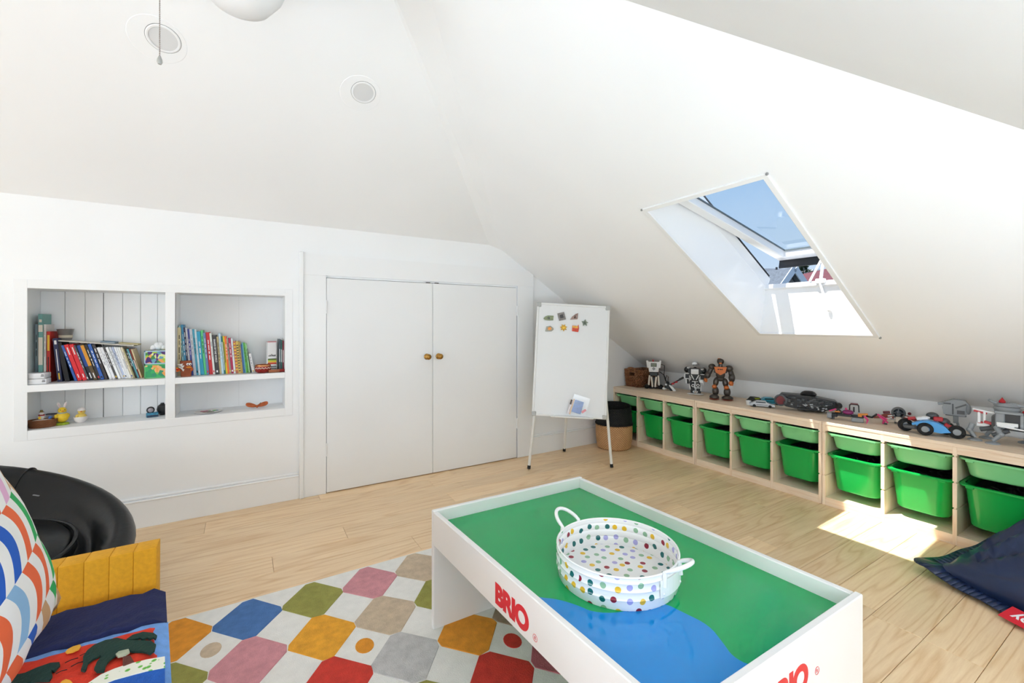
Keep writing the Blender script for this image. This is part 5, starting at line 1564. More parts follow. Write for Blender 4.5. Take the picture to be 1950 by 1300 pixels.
# 1 programmable brick robot
toy('brick_robot', 'white and grey brick-built robot with a small screen, beside the wicker basket', 'toy robot', 3.385, 2.905, 1244, [
    ('screen_unit', T_WHT, [('p', [(-0.042, 0.165), (0.042, 0.165), (0.056, 0.262), (-0.056, 0.262)], 0.05, XZ(0.02))]),
    ('screen', PL('lcd', '7d8674', 0.2), [('b', (0, -0.031, 0.233), (0.044, 0.003, 0.028))]),
    ('screen_bezel', T_DGR, [('b', (0, -0.0302, 0.233), (0.054, 0.002, 0.036))]),
    ('button_pad', T_GRY, [('b', (0, -0.032, 0.196), (0.024, 0.004, 0.024), (0, R(45), 0))]),
    ('shoulder_plate', T_WHT, [('b', (-0.056, -0.005, 0.238), (0.02, 0.05, 0.07), (0, R(-8), 0)), ('b', (0.056, -0.005, 0.238), (0.02, 0.05, 0.07), (0, R(8), 0)), ('b', (0, -0.012, 0.172), (0.07, 0.05, 0.014))]),
    ('red_peg', T_RED, [('b', (-0.006, 0, 0.272), (0.014, 0.014, 0.02))]),
    ('hip_frame', T_BLK, [('b', (0, 0, 0.145), (0.075, 0.05, 0.04)), ('b', (-0.03, 0.01, 0.115), (0.03, 0.04, 0.05)), ('b', (0.03, 0.01, 0.115), (0.03, 0.04, 0.05)), ('b', (0, 0.015, 0.07), (0.03, 0.03, 0.09))]),
    ('leg_shell', T_CRM, [('b', (-0.042, -0.02, 0.085), (0.017, 0.02, 0.095), (0, R(5), 0)), ('b', (-0.016, -0.024, 0.07), (0.016, 0.02, 0.10), (0, R(-6), 0)), ('b', (0.018, -0.024, 0.07), (0.016, 0.02, 0.10), (0, R(6), 0)), ('b', (0.045, -0.02, 0.085), (0.017, 0.02, 0.095), (0, R(-5), 0))]),
    ('foot', T_TYR, [('s', (-0.062, -0.01, 0.022), (0.026, 0.026, 0.022)), ('s', (0.062, -0.01, 0.022), (0.028, 0.026, 0.022)), ('b', (0, 0.0, 0.012), (0.09, 0.03, 0.018))]),
    ('cable', T_BLK, [('t', [(0.055, 0.0, 0.23), (0.075, 0.0, 0.237), (0.098, 0.002, 0.228), (0.098, 0.004, 0.18), (0.094, 0.004, 0.13), (0.105, 0.0, 0.09), (0.12, 0, 0.06)], 0.003), ('t', [(0.05, 0, 0.168), (0.07, 0, 0.155), (0.095, 0, 0.135), (0.108, 0, 0.10), (0.118, 0, 0.07)], 0.003), ('t', [(0.118, 0, 0.06), (0.108, 0.0, 0.10), (0.118, 0, 0.135), (0.132, 0, 0.12), (0.128, 0, 0.06)], 0.003)])])
toy('grabber_arm', 'black grabber arm with white claw and red joints between two toy robots', 'toy', 3.43, 2.725, 1285, [
    ('claw_body', T_BLK, [('b', (-0.045, 0, 0.045), (0.04, 0.03, 0.05), (0, R(20), 0)), ('b', (-0.028, 0, 0.03), (0.018, 0.034, 0.075), (0, R(-38), 0))]),
    ('claw_plate', T_WHT, [('b', (-0.004, -0.012, 0.026), (0.013, 0.016, 0.07), (0, R(-38), 0)), ('s', (-0.072, 0, 0.018), (0.018, 0.012, 0.013)), ('b', (0.012, -0.006, 0.022), (0.008, 0.016, 0.056), (0, R(-38), 0))]),
    ('arm_beam', T_BLK, [('b', (0.03, 0.0, 0.085), (0.115, 0.014, 0.012), (0, R(-32), 0)), ('b', (0.08, 0.0, 0.118), (0.045, 0.018, 0.018), (0, R(-32), 0)), ('s', (-0.04, 0, 0.072), (0.014, 0.014, 0.014))]),
    ('red_joint', T_RED, [('b', (0.036, -0.012, 0.084), (0.022, 0.012, 0.013), (0, R(-20), 0)), ('b', (0.006, -0.01, 0.068), (0.026, 0.012, 0.016), (0, R(-20), 0))]),
    ('joint_hub', T_SIL, [('s', (-0.055, -0.014, 0.056), (0.012, 0.006, 0.012))])])
# 2 black and white humanoid
toy('white_robot', 'black and white humanoid toy robot with oval white feet, left of the bronze robot', 'toy robot', 3.42, 2.475, 1320, [
    ('head', T_WHT, [('s', (0, 0, 0.272), (0.026, 0.024, 0.018)), ('s', (0, 0.004, 0.262), (0.022, 0.022, 0.018))]),
    ('visor', T_BLK, [('b', (0, -0.017, 0.262), (0.036, 0.012, 0.009)), ('r', (0, 0, 0.225), (0, 0, 0.256), 0.011)]),
    ('torso', T_BLK, [('p', [(-0.062, 0.235), (0.062, 0.235), (0.055, 0.18), (0.028, 0.15), (-0.028, 0.15), (-0.055, 0.18)], 0.05, XZ(0.024))]),
    ('chest_plate', T_WHT, [('b', (-0.002, -0.03, 0.205), (0.062, 0.012, 0.044)), ('b', (-0.02, -0.026, 0.155), (0.008, 0.008, 0.05), (0, R(-28), 0)), ('b', (0.02, -0.026, 0.155), (0.008, 0.008, 0.05), (0, R(28), 0)), ('l', [(0.006, 0), (0.012, 0), (0.012, 0.006), (0.006, 0.006)], (-0.055, -0.022, 0.236), (R(20), 0, 0)), ('l', [(0.006, 0), (0.012, 0), (0.012, 0.006), (0.006, 0.006)], (0.058, -0.022, 0.226), (R(30), 0, 0))]),
    ('shoulder', T_BLK, [('s', (-0.068, 0, 0.218), (0.022, 0.022, 0.026)), ('s', (0.07, 0, 0.212), (0.026, 0.024, 0.03))]),
    ('forearm', T_BLK, [('b', (-0.066, -0.012, 0.165), (0.032, 0.034, 0.045)), ('b', (0.064, -0.012, 0.16), (0.036, 0.034, 0.045)), ('b', (-0.06, -0.006, 0.12), (0.022, 0.026, 0.05), (0, R(-15), 0)), ('r', (0.085, 0.01, 0.17), (0.135, 0.01, 0.235), 0.012, 0.008)]),
    ('arm_frame', T_WHT, [('b', (-0.066, -0.03, 0.186), (0.036, 0.006, 0.006)), ('b', (-0.066, -0.03, 0.142), (0.036, 0.006, 0.006)), ('b', (-0.083, -0.03, 0.164), (0.006, 0.006, 0.05)), ('b', (0.064, -0.03, 0.182), (0.042, 0.006, 0.006)), ('b', (0.084, -0.03, 0.158), (0.006, 0.006, 0.05)), ('b', (0.05, -0.028, 0.124), (0.03, 0.02, 0.024)), ('b', (-0.072, -0.02, 0.118), (0.008, 0.02, 0.036)), ('b', (0.066, -0.03, 0.105), (0.008, 0.01, 0.03))]),
    ('leg', T_BLK, [('b', (-0.025, 0, 0.095), (0.036, 0.04, 0.06)), ('b', (0.025, 0, 0.09), (0.036, 0.04, 0.06)), ('b', (-0.02, 0, 0.04), (0.034, 0.04, 0.05)), ('b', (0.03, 0, 0.035), (0.036, 0.04, 0.045)), ('b', (0, 0.005, 0.135), (0.06, 0.036, 0.03))]),
    ('leg_frame', T_WHT, [('b', (0.0, -0.022, 0.118), (0.05, 0.006, 0.006)), ('b', (-0.042, -0.02, 0.07), (0.006, 0.014, 0.05), (0, R(-10), 0)), ('b', (0.016, -0.022, 0.062), (0.046, 0.006, 0.007)), ('b', (0.046, -0.02, 0.06), (0.006, 0.014, 0.05)), ('l', [(0.008, 0), (0.013, 0), (0.013, 0.005), (0.008, 0.005)], (-0.016, -0.02, 0.08), (R(90), 0, 0)), ('l', [(0.008, 0), (0.013, 0), (0.013, 0.005), (0.008, 0.005)], (0.024, -0.02, 0.084), (R(90), 0, 0)), ('l', [(0.005, 0), (0.009, 0), (0.009, 0.004), (0.005, 0.004)], (-0.008, -0.02, 0.028), (R(90), 0, 0)), ('l', [(0.005, 0), (0.009, 0), (0.009, 0.004), (0.005, 0.004)], (0.014, -0.02, 0.027), (R(90), 0, 0))]),
    ('foot', T_WHT, [('s', (-0.03, -0.006, 0.007), (0.036, 0.03, 0.007)), ('s', (0.03, -0.014, 0.007), (0.042, 0.034, 0.007))])])
# 3 bronze humanoid
toy('bronze_robot', 'dark bronze and orange humanoid toy robot standing on the middle pine unit', 'toy robot', 3.365, 2.195, 1370, [
    ('head', T_BRZ, [('s', (0.0, 0, 0.317), (0.027, 0.027, 0.029)), ('r', (0, 0, 0.265), (0, 0, 0.30), 0.016)]),
    ('helmet_crest', T_COP, [('s', (-0.002, 0.004, 0.334), (0.02, 0.022, 0.014)), ('b', (0, -0.022, 0.302), (0.022, 0.014, 0.012))]),
    ('chest', T_COP, [('p', [(-0.048, 0.272), (0.048, 0.272), (0.034, 0.225), (0, 0.205), (-0.034, 0.225)], 0.05, XZ(0.018))]),
    ('chest_vents', T_BLK, [('s', (-0.016, -0.033, 0.252), (0.006, 0.003, 0.005)), ('s', (0.0, -0.033, 0.252), (0.005, 0.003, 0.005)), ('s', (0.012, -0.033, 0.252), (0.005, 0.003, 0.005))]),
    ('torso', T_BRZ, [('s', (0, 0, 0.212), (0.036, 0.03, 0.05)), ('b', (0, 0.01, 0.245), (0.10, 0.036, 0.05)), ('s', (0, 0, 0.172), (0.03, 0.028, 0.022))]),
    ('shoulder', T_BRZ, [('s', (-0.064, 0, 0.27), (0.028, 0.027, 0.025)), ('s', (0.064, 0, 0.258), (0.03, 0.028, 0.028))]),
    ('arm', T_BRZ, [('r', (-0.07, 0, 0.255), (-0.088, -0.01, 0.215), 0.018, 0.02), ('s', (-0.098, -0.016, 0.198), (0.024, 0.022, 0.032), (0, R(28), 0)), ('r', (0.074, 0, 0.24), (0.084, -0.006, 0.20), 0.018, 0.022), ('s', (0.084, -0.012, 0.185), (0.025, 0.023, 0.038))]),
    ('hand', T_COP, [('s', (-0.112, -0.024, 0.160), (0.015, 0.015, 0.017)), ('s', (0.078, -0.022, 0.142), (0.02, 0.017, 0.02)), ('b', (-0.108, -0.03, 0.148), (0.02, 0.012, 0.01)), ('b', (0.08, -0.03, 0.128), (0.026, 0.012, 0.01))]),
    ('leg', T_BRZ, [('s', (-0.034, -0.006, 0.145), (0.022, 0.024, 0.04), (0, R(10), 0)), ('s', (0.036, -0.006, 0.14), (0.022, 0.024, 0.04), (0, R(-8), 0)), ('s', (-0.038, 0, 0.07), (0.026, 0.028, 0.04)), ('s', (0.05, 0, 0.065), (0.027, 0.028, 0.04))]),
    ('knee', T_COP, [('s', (-0.046, -0.022, 0.108), (0.019, 0.015, 0.018)), ('s', (0.044, -0.022, 0.104), (0.02, 0.015, 0.018))]),
    ('foot', T_BRZ, [('s', (-0.046, -0.018, 0.022), (0.038, 0.044, 0.022)), ('s', (0.052, -0.022, 0.020), (0.044, 0.046, 0.020))]),
    ('foot_trim', T_LBR, [('l', [(0.036, 0.0), (0.039, 0.003), (0.036, 0.007)], (-0.046, -0.018, 0.004), (0, 0, 0)), ('l', [(0.040, 0.0), (0.044, 0.003), (0.040, 0.007)], (0.052, -0.022, 0.004), (0, 0, 0))])])
# small cars
def car(name, label, x, y, px, L_, W_, H_, body, cabin, accent, turn):
    w = L_ / 2
    prof = [(-w, H_ * 0.18), (w, H_ * 0.18), (w, H_ * 0.5), (w * 0.62, H_ * 0.6), (w * 0.22, H_), (-w * 0.42, H_), (-w * 0.8, H_ * 0.62), (-w, H_ * 0.52)]
    o = toy(name, label, 'toy car', x, y, px, [
        ('car_body', body, [('p', prof, W_, XZ(W_ / 2))]),
        ('cabin_glass', cabin, [('b', (-w * 0.1, 0, H_ * 0.82), (L_ * 0.4, W_ * 1.02, H_ * 0.2)), ('b', (w * 0.42, 0, H_ * 0.80), (H_ * 0.04, W_ * 0.8, H_ * 0.42), (0, R(-45), 0))]),
        ('side_stripe', accent, [('b', (0, 0, H_ * 0.42), (L_ * 0.45, W_ * 1.03, H_ * 0.07)), ('b', (w * 0.99, 0, H_ * 0.4), (0.004, W_ * 0.6, H_ * 0.12))])] +
        [('wheel', T_TYR, [wheel((sx * w * 0.62, sy * W_ * 0.46, H_ * 0.22), H_ * 0.24, W_ * 0.16)]) for sx in (-1, 1) for sy in (-1, 1)], turn, 'small toy cars')
    return o
car('toy_car', 'black and lime toy car at the left of the small cars', 3.435, 1.945, 1424, 0.115, 0.056, 0.052, PL('charcoal_car', '2c2e2a'), T_LIM, T_LIM, R(38))
car('toy_car', 'teal sports toy car behind the silver one', 3.50, 1.872, 1462, 0.155, 0.062, 0.052, T_TEAL, T_BLK, T_BLK, R(12))
car('toy_car', 'silver toy car in front of the teal one', 3.335, 1.838, 1453, 0.165, 0.06, 0.046, T_SIL, T_GLS, T_BLK, R(2))
wc = tag(MB().lathe([(0, 0), (0.014, 0), (0.019, 0.033), (0.0205, 0.034), (0.018, 0.033), (0.013, 0.003), (0, 0.003)], 24).build('white_cup', T_WHT), 'tiny white cup beside the black and lime toy car', 'cup')
wc.location = (3.325, 1.935, UH + 0.0005)
# large black brick vehicle
rnd = random.Random(5)
greeb = [('b', (rnd.uniform(-0.13, 0.13), -0.05 + rnd.uniform(-0.02, 0.01), rnd.uniform(0.03, 0.10)), (rnd.uniform(0.01, 0.034), rnd.uniform(0.012, 0.03), rnd.uniform(0.005, 0.014)), (0, rnd.uniform(-0.4, 0.4), 0)) for _ in range(34)]
grb2 = [('b', (rnd.uniform(-0.10, 0.12), -0.062 + rnd.uniform(-0.01, 0.012), rnd.uniform(0.02, 0.06)), (rnd.uniform(0.008, 0.02), 0.014, rnd.uniform(0.004, 0.010)), (0, rnd.uniform(-0.6, 0.6), 0)) for _ in range(16)]
toy('black_vehicle', 'large black brick-built vehicle with a dark red wheel on the middle pine unit', 'toy vehicle', 3.445, 1.585, 1530, [
    ('hull', T_BLK, [('p', [(-0.17, 0.055), (-0.12, 0.028), (-0.02, 0.012), (0.09, 0.012), (0.165, 0.04), (0.185, 0.075), (0.17, 0.09), (0.08, 0.105), (0.02, 0.115), (-0.15, 0.118), (-0.17, 0.095)], 0.10, XZ(0.05))]),
    ('upper_deck', T_DGR, [('b', (-0.08, 0.0, 0.108), (0.15, 0.09, 0.012), (0, 0, R(4))), ('b', (0.095, -0.01, 0.092), (0.15, 0.07, 0.010), (0, R(14), R(-18))), ('b', (0.10, -0.045, 0.078), (0.10, 0.012, 0.008), (0, R(14), R(-18))), ('b', (-0.07, -0.04, 0.095), (0.12, 0.02, 0.01))]),
    ('turret', T_BLK, [('l', [(0, 0), (0.046, 0), (0.05, 0.01), (0.04, 0.022), (0.026, 0.03), (0, 0.032)], (0.015, 0.01, 0.113), (0, 0, 0))]),
    ('red_wheel', T_DRD, [('r', Vector((-0.155, -0.03, 0.074)), Vector((-0.148, -0.066, 0.072)), 0.034)]),
    ('wheel_rim', T_DGR, [('l', [(0.030, 0), (0.040, 0.0), (0.042, 0.018), (0.030, 0.022)], (-0.150, -0.048, 0.073), (R(90), 0, R(-10)))]),
    ('side_greebles', T_DGR, greeb), ('silver_details', T_SIL, grb2),
    ('front_bumper', T_BLK, [('b', (0.03, -0.055, 0.022), (0.16, 0.03, 0.016)), ('r', Vector((0.168, -0.05, 0.06)), Vector((0.19, -0.02, 0.06)), 0.022)])])
# crab-like mining vehicle
toy('claw_crawler', 'pink and orange brick-built crawler with clear claws and a tiny driver cage', 'toy vehicle', 3.345, 1.268, 1622, [
    ('chassis', T_BLK, [('b', (-0.045, 0, 0.034), (0.09, 0.035, 0.018)), ('b', (0.03, 0, 0.034), (0.06, 0.04, 0.016)), ('b', (-0.09, -0.01, 0.03), (0.03, 0.03, 0.026))]),
    ('grey_block', T_GRY, [('b', (0.028, -0.03, 0.014), (0.062, 0.03, 0.026)), ('b', (-0.118, -0.012, 0.024), (0.026, 0.03, 0.034))]),
    ('magenta_hull', T_MAG, [('s', (-0.02, -0.004, 0.054), (0.03, 0.026, 0.016))]),
    ('orange_panel', T_ORG, [('b', (0.055, -0.008, 0.05), (0.05, 0.03, 0.010), (0, R(-8), 0)), ('b', (-0.075, 0.004, 0.05), (0.03, 0.02, 0.008)), ('b', (0.04, -0.02, 0.04), (0.02, 0.02, 0.01))]),
    ('driver_cage', T_BLK, [('t', [(-0.012, 0, 0.055), (-0.012, 0, 0.098), (-0.004, 0, 0.106), (0.028, 0, 0.106), (0.034, 0, 0.098), (0.036, 0, 0.058)], 0.0032), ('t', [(-0.012, 0.03, 0.055), (-0.012, 0.03, 0.098), (-0.004, 0.03, 0.106), (0.028, 0.03, 0.106), (0.034, 0.03, 0.098), (0.036, 0.03, 0.058)], 0.0032), ('t', [(0.01, 0.015, 0.055), (0.01, 0.015, 0.088)], 0.004)]),
    ('cage_roof', T_DRD, [('b', (0.012, 0.015, 0.108), (0.038, 0.034, 0.006))]),
    ('leg_arm', T_BLK, [('t', [(0.07, 0, 0.04), (0.1, -0.004, 0.036), (0.125, -0.004, 0.06)], 0.006), ('t', [(-0.05, 0, 0.045), (-0.07, 0.004, 0.068), (-0.08, 0.006, 0.055)], 0.006)]),
    ('pink_claw', T_PNK, [('t', [(0.062, -0.045, 0.045), (0.078, -0.055, 0.025), (0.072, -0.06, 0.001)], [0.007, 0.006, 0.002]), ('b', (0.15, -0.008, 0.045), (0.055, 0.012, 0.010), (0, R(30), 0)), ('b', (0.155, -0.018, 0.032), (0.055, 0.012, 0.010), (0, R(40), 0)), ('b', (0.158, 0.006, 0.02), (0.012, 0.012, 0.04), (0, R(12), 0)), ('b', (-0.10, 0.006, 0.058), (0.04, 0.01, 0.008), (0, R(-25), 0)), ('b', (-0.03, 0.0, 0.074), (0.012, 0.012, 0.01))]),
    ('support_foot', T_DGR, [('b', (0.165, 0.0, 0.004), (0.016, 0.016, 0.007)), ('b', (-0.10, 0, 0.008), (0.02, 0.02, 0.015))])])
# red and white glider
toy('red_glider', 'red and white brick-built glider with a round grey cockpit', 'toy vehicle', 3.515, 1.085, 1704, [
    ('cockpit', T_DGR, [('l', [(0.022, -0.012), (0.031, -0.012), (0.031, 0.012), (0.022, 0.012)], (0, -0.01, 0.058), (R(90), 0, 0)), ('b', (0, -0.01, 0.058), (0.046, 0.012, 0.006)), ('b', (0, -0.01, 0.058), (0.006, 0.012, 0.046)), ('l', [(0, 0.0), (0.009, 0.0), (0.009, 0.008), (0, 0.008)], (0, -0.016, 0.05), (R(90), 0, 0))]),
    ('cockpit_glass', T_GLS, [('s', (0, 0.002, 0.058), (0.026, 0.02, 0.026))]),
    ('fuselage', T_CRM, [('b', (0, 0, 0.022), (0.026, 0.05, 0.03)), ('b', (-0.03, -0.03, 0.012), (0.03, 0.012, 0.008), (0, R(-15), R(-20))), ('b', (0.032, -0.03, 0.012), (0.03, 0.012, 0.008), (0, R(15), R(20)))]),
    ('red_wing', T_LBR, [('p', [(-0.018, 0.024), (-0.018, 0.05), (-0.06, 0.044), (-0.105, 0.022), (-0.105, 0.014)], 0.012, XZ(0.0)), ('p', [(0.018, 0.05), (0.018, 0.024), (0.105, 0.01), (0.118, 0.012), (0.06, 0.042)], 0.012, XZ(0.0)), ('b', (-0.04, -0.014, 0.03), (0.05, 0.01, 0.006), (0, R(-18), 0)), ('b', (0.05, -0.014, 0.03), (0.06, 0.01, 0.006), (0, R(18), 0))]),
    ('white_stripe', T_WHT, [('b', (-0.05, -0.018, 0.022), (0.05, 0.008, 0.006), (0, R(-20), 0)), ('b', (0.06, -0.018, 0.02), (0.06, 0.008, 0.006), (0, R(18), 0)), ('b', (-0.03, -0.018, 0.04), (0.03, 0.008, 0.006), (0, R(-15), 0)), ('b', (0.035, -0.018, 0.04), (0.03, 0.008, 0.006), (0, R(15), 0))]),
    ('engine_pod', T_DRD, [('b', (-0.05, 0.01, 0.052), (0.03, 0.02, 0.012), (0, R(-10), 0)), ('s', (0.045, 0.01, 0.056), (0.008, 0.008, 0.008))]),
    ('landing_skid', T_DGR, [('b', (-0.012, -0.01, 0.004), (0.01, 0.03, 0.007)), ('b', (0.014, -0.01, 0.004), (0.01, 0.03, 0.007))])], s=1.15)
# blue buggy
toy('blue_buggy', 'light blue and red brick-built buggy with big black wheels, before the grey walker', 'toy vehicle', 3.315, 0.885, 1770, [
    ('blue_body', T_BLU, [('p', [(-0.055, 0.05), (-0.03, 0.028), (0.045, 0.02), (0.085, 0.03), (0.06, 0.06), (0.03, 0.076), (-0.01, 0.082), (-0.06, 0.064)], 0.05, XZ(-0.002)), ('b', (-0.05, -0.03, 0.062), (0.05, 0.03, 0.012), (0, R(-25), 0))]),
    ('white_nose', T_WHT, [('b', (-0.03, 0.004, 0.085), (0.05, 0.036, 0.016), (0, R(-12), 0)), ('s', (-0.015, 0.0, 0.092), (0.018, 0.015, 0.008))]),
    ('red_panel', T_RED, [('b', (-0.075, 0.01, 0.078), (0.034, 0.03, 0.016), (0, R(-16), 0)), ('b', (0.035, 0.015, 0.088), (0.04, 0.03, 0.024)), ('b', (0.078, -0.01, 0.058), (0.04, 0.03, 0.018), (0, R(30), 0))]),
    ('chassis', T_DGR, [('b', (-0.01, 0, 0.03), (0.19, 0.05, 0.018)), ('b', (-0.085, -0.01, 0.036), (0.05, 0.06, 0.012))]),
    ('tail_hook', T_BLK, [('b', (0.148, -0.01, 0.022), (0.03, 0.02, 0.006)), ('b', (0.166, -0.01, 0.017), (0.012, 0.014, 0.005))]),
    ('roll_dome', T_DGR, [('s', (0.012, 0.04, 0.098), (0.028, 0.02, 0.022)), ('s', (0.06, 0.02, 0.075), (0.025, 0.02, 0.022))]),
    ('wheel', T_TYR, [('l', [(0.018, -0.014), (0.030, -0.014), (0.035, -0.008), (0.035, 0.008), (0.030, 0.014), (0.018, 0.014)], (-0.018, -0.052, 0.0351), (R(90), 0, R(8)))]),
    ('wheel', T_TYR, [('l', [(0.018, -0.014), (0.030, -0.014), (0.035, -0.008), (0.035, 0.008), (0.030, 0.014), (0.018, 0.014)], (0.108, -0.034, 0.0351), (R(90), 0, R(0)))]),
    ('wheel', T_TYR, [('l', [(0.018, -0.014), (0.030, -0.014), (0.035, -0.008), (0.035, 0.008), (0.030, 0.014), (0.018, 0.014)], (-0.102, 0.015, 0.0351), (R(90), 0, R(25)))]),
    ('wheel', T_TYR, [('l', [(0.018, -0.014), (0.030, -0.014), (0.035, -0.008), (0.035, 0.008), (0.030, 0.014), (0.018, 0.014)], (0.07, 0.06, 0.0351), (R(90), 0, 0))]),
    ('wheel_hub', T_GRY, [('l', [(0, -0.002), (0.0165, -0.002), (0.0165, 0.003), (0.010, 0.005), (0, 0.002)], (-0.018, -0.062, 0.0351), (R(90), 0, R(8))), ('l', [(0, -0.002), (0.0165, -0.002), (0.0165, 0.003), (0.010, 0.005), (0, 0.002)], (0.108, -0.044, 0.0351), (R(90), 0, 0)), ('l', [(0, -0.002), (0.0165, -0.002), (0.0165, 0.003), (0.010, 0.005), (0, 0.002)], (-0.105, 0.004, 0.0351), (R(90), 0, R(25)))])])
# grey pod on a stand
toy('pod_on_stand', 'grey brick-built angular pod on a bent stand behind the buggy', 'toy', 3.505, 0.822, 1824, [
    ('pod_body', T_GRY, [('p', [(-0.05, 0.102), (0.035, 0.098), (0.052, 0.12), (0.055, 0.16), (0.04, 0.185), (-0.01, 0.19), (-0.048, 0.172), (-0.056, 0.14)], 0.06, XZ(0.03))]),
    ('pod_panel', T_DGR, [('b', (-0.012, -0.032, 0.135), (0.006, 0.004, 0.06)), ('b', (0.02, -0.032, 0.155), (0.05, 0.004, 0.008), (0, R(-30), 0)), ('b', (0.02, -0.032, 0.12), (0.03, 0.004, 0.02)), ('b', (-0.035, -0.032, 0.165), (0.03, 0.006, 0.008)), ('b', (0, 0, 0.099), (0.085, 0.05, 0.008))]),
    ('pod_snout', T_GRY, [('b', (-0.06, -0.005, 0.16), (0.03, 0.03, 0.014), (0, R(-14), 0)), ('s', (0.05, -0.02, 0.14), (0.012, 0.02, 0.03))]),
    ('stand', T_GRY, [('b', (0.0, 0.0, 0.075), (0.022, 0.02, 0.045)), ('t', [(0.006, 0, 0.056), (0.012, 0, 0.03), (0.006, 0, 0.012), (-0.012, 0, 0.006)], 0.006), ('b', (-0.01, 0, 0.003), (0.05, 0.04, 0.005))])])
# walker
legs = []
for (x, y, kx) in ((-0.12, -0.03, -0.02), (-0.055, -0.07, 0.03), (0.085, -0.06, 0.0), (-0.08, 0.07, 0.02), (0.06, 0.07, 0.02), (0.16, 0.02, 0.03)):
    legs.append(('leg', T_GRY, [('r', Vector((x + kx * 0.4, y * 0.6, 0.085)), Vector((x + kx, y, 0.05)), 0.013, 0.011), ('r', Vector((x + kx, y, 0.052)), Vector((x, y, 0.016)), 0.011, 0.009), ('s', (x + kx, y, 0.052), (0.013, 0.013, 0.013))]))
    legs.append(('foot', T_GRY, [('l', [(0, 0), (0.028, 0), (0.026, 0.006), (0.012, 0.012), (0, 0.014)], (x, y, 0), (0, 0, 0)), ('b', (x - 0.02, y - 0.008, 0.003), (0.016, 0.01, 0.005)), ('b', (x + 0.02, y - 0.008, 0.003), (0.016, 0.01, 0.005))]))
toy('grey_walker', 'grey and white brick-built six-legged walker with red domes at the right end', 'toy vehicle', 3.405, 0.60, 1905, legs + [
    ('body', T_BLK, [('p', [(-0.06, 0.075), (0.16, 0.07), (0.24, 0.10), (0.21, 0.145), (0.09, 0.168), (-0.03, 0.16), (-0.06, 0.13)], 0.08, XZ(0.04))]),
    ('armour', T_GRY, [('b', (0.13, 0.0, 0.158), (0.13, 0.07, 0.010), (0, R(16), 0)), ('b', (-0.03, -0.03, 0.12), (0.035, 0.03, 0.08)), ('b', (0.045, -0.044, 0.125), (0.012, 0.008, 0.07)), ('b', (0.0, -0.02, 0.163), (0.10, 0.06, 0.012)), ('b', (0.2, -0.04, 0.10), (0.05, 0.01, 0.05), (0, R(20), 0))]),
    ('hip_disc', T_GRY, [('l', [(0.0, 0), (0.02, 0.0), (0.022, 0.006), (0.032, 0.006), (0.036, 0.0), (0.036, -0.014), (0, -0.014)], (0.10, -0.05, 0.112), (R(90), 0, 0)), ('r', Vector((0.10, -0.055, 0.085)), Vector((0.09, -0.06, 0.05)), 0.016, 0.012)]),
    ('turret', T_GRY, [('l', [(0, 0), (0.046, 0), (0.05, 0.012), (0.044, 0.022), (0.05, 0.028), (0.04, 0.042), (0, 0.046)], (-0.005, 0, 0.168), (0, 0, 0)), ('r', Vector((-0.03, -0.01, 0.2)), Vector((-0.07, -0.03, 0.222)), 0.007), ('b', (0.03, -0.01, 0.205), (0.06, 0.03, 0.012), (0, R(8), 0))]),
    ('red_dome', T_RED, [('l', [(0, 0.028), (0.006, 0.018), (0.013, 0.006), (0.012, 0), (0, 0)], (-0.022, -0.012, 0.212), (0, 0, 0)), ('s', (0.055, -0.02, 0.172), (0.009, 0.009, 0.008)), ('s', (0.082, -0.02, 0.168), (0.010, 0.009, 0.008))]),
    ('white_side', T_WHT, [('b', (-0.005, -0.052, 0.105), (0.075, 0.014, 0.018)), ('b', (0.03, -0.06, 0.088), (0.14, 0.012, 0.007), (0, R(6), 0)), ('b', (-0.005, -0.055, 0.098), (0.05, 0.014, 0.01))]),
    ('head_block', T_WHT, [('b', (-0.105, -0.01, 0.125), (0.012, 0.03, 0.06)), ('b', (-0.085, -0.012, 0.125), (0.01, 0.03, 0.06)), ('b', (-0.085, 0, 0.158), (0.09, 0.04, 0.010), (0, R(8), 0)), ('b', (-0.09, 0, 0.085), (0.05, 0.04, 0.02))]),
    ('red_trim', T_RED, [('b', (-0.10, -0.015, 0.152), (0.05, 0.02, 0.010), (0, R(12), 0)), ('b', (-0.07, -0.025, 0.10), (0.034, 0.012, 0.014), (0, R(14), 0)), ('b', (-0.04, -0.035, 0.103), (0.02, 0.01, 0.012), (0, R(-16), 0)), ('b', (-0.1, -0.01, 0.095), (0.02, 0.02, 0.012))]),
    ('cannon', T_DGR, [('r', Vector((-0.1, -0.02, 0.06)), Vector((-0.03, -0.03, 0.085)), 0.012), ('r', Vector((-0.055, -0.05, 0.04)), Vector((0.0, -0.06, 0.075)), 0.011)])])
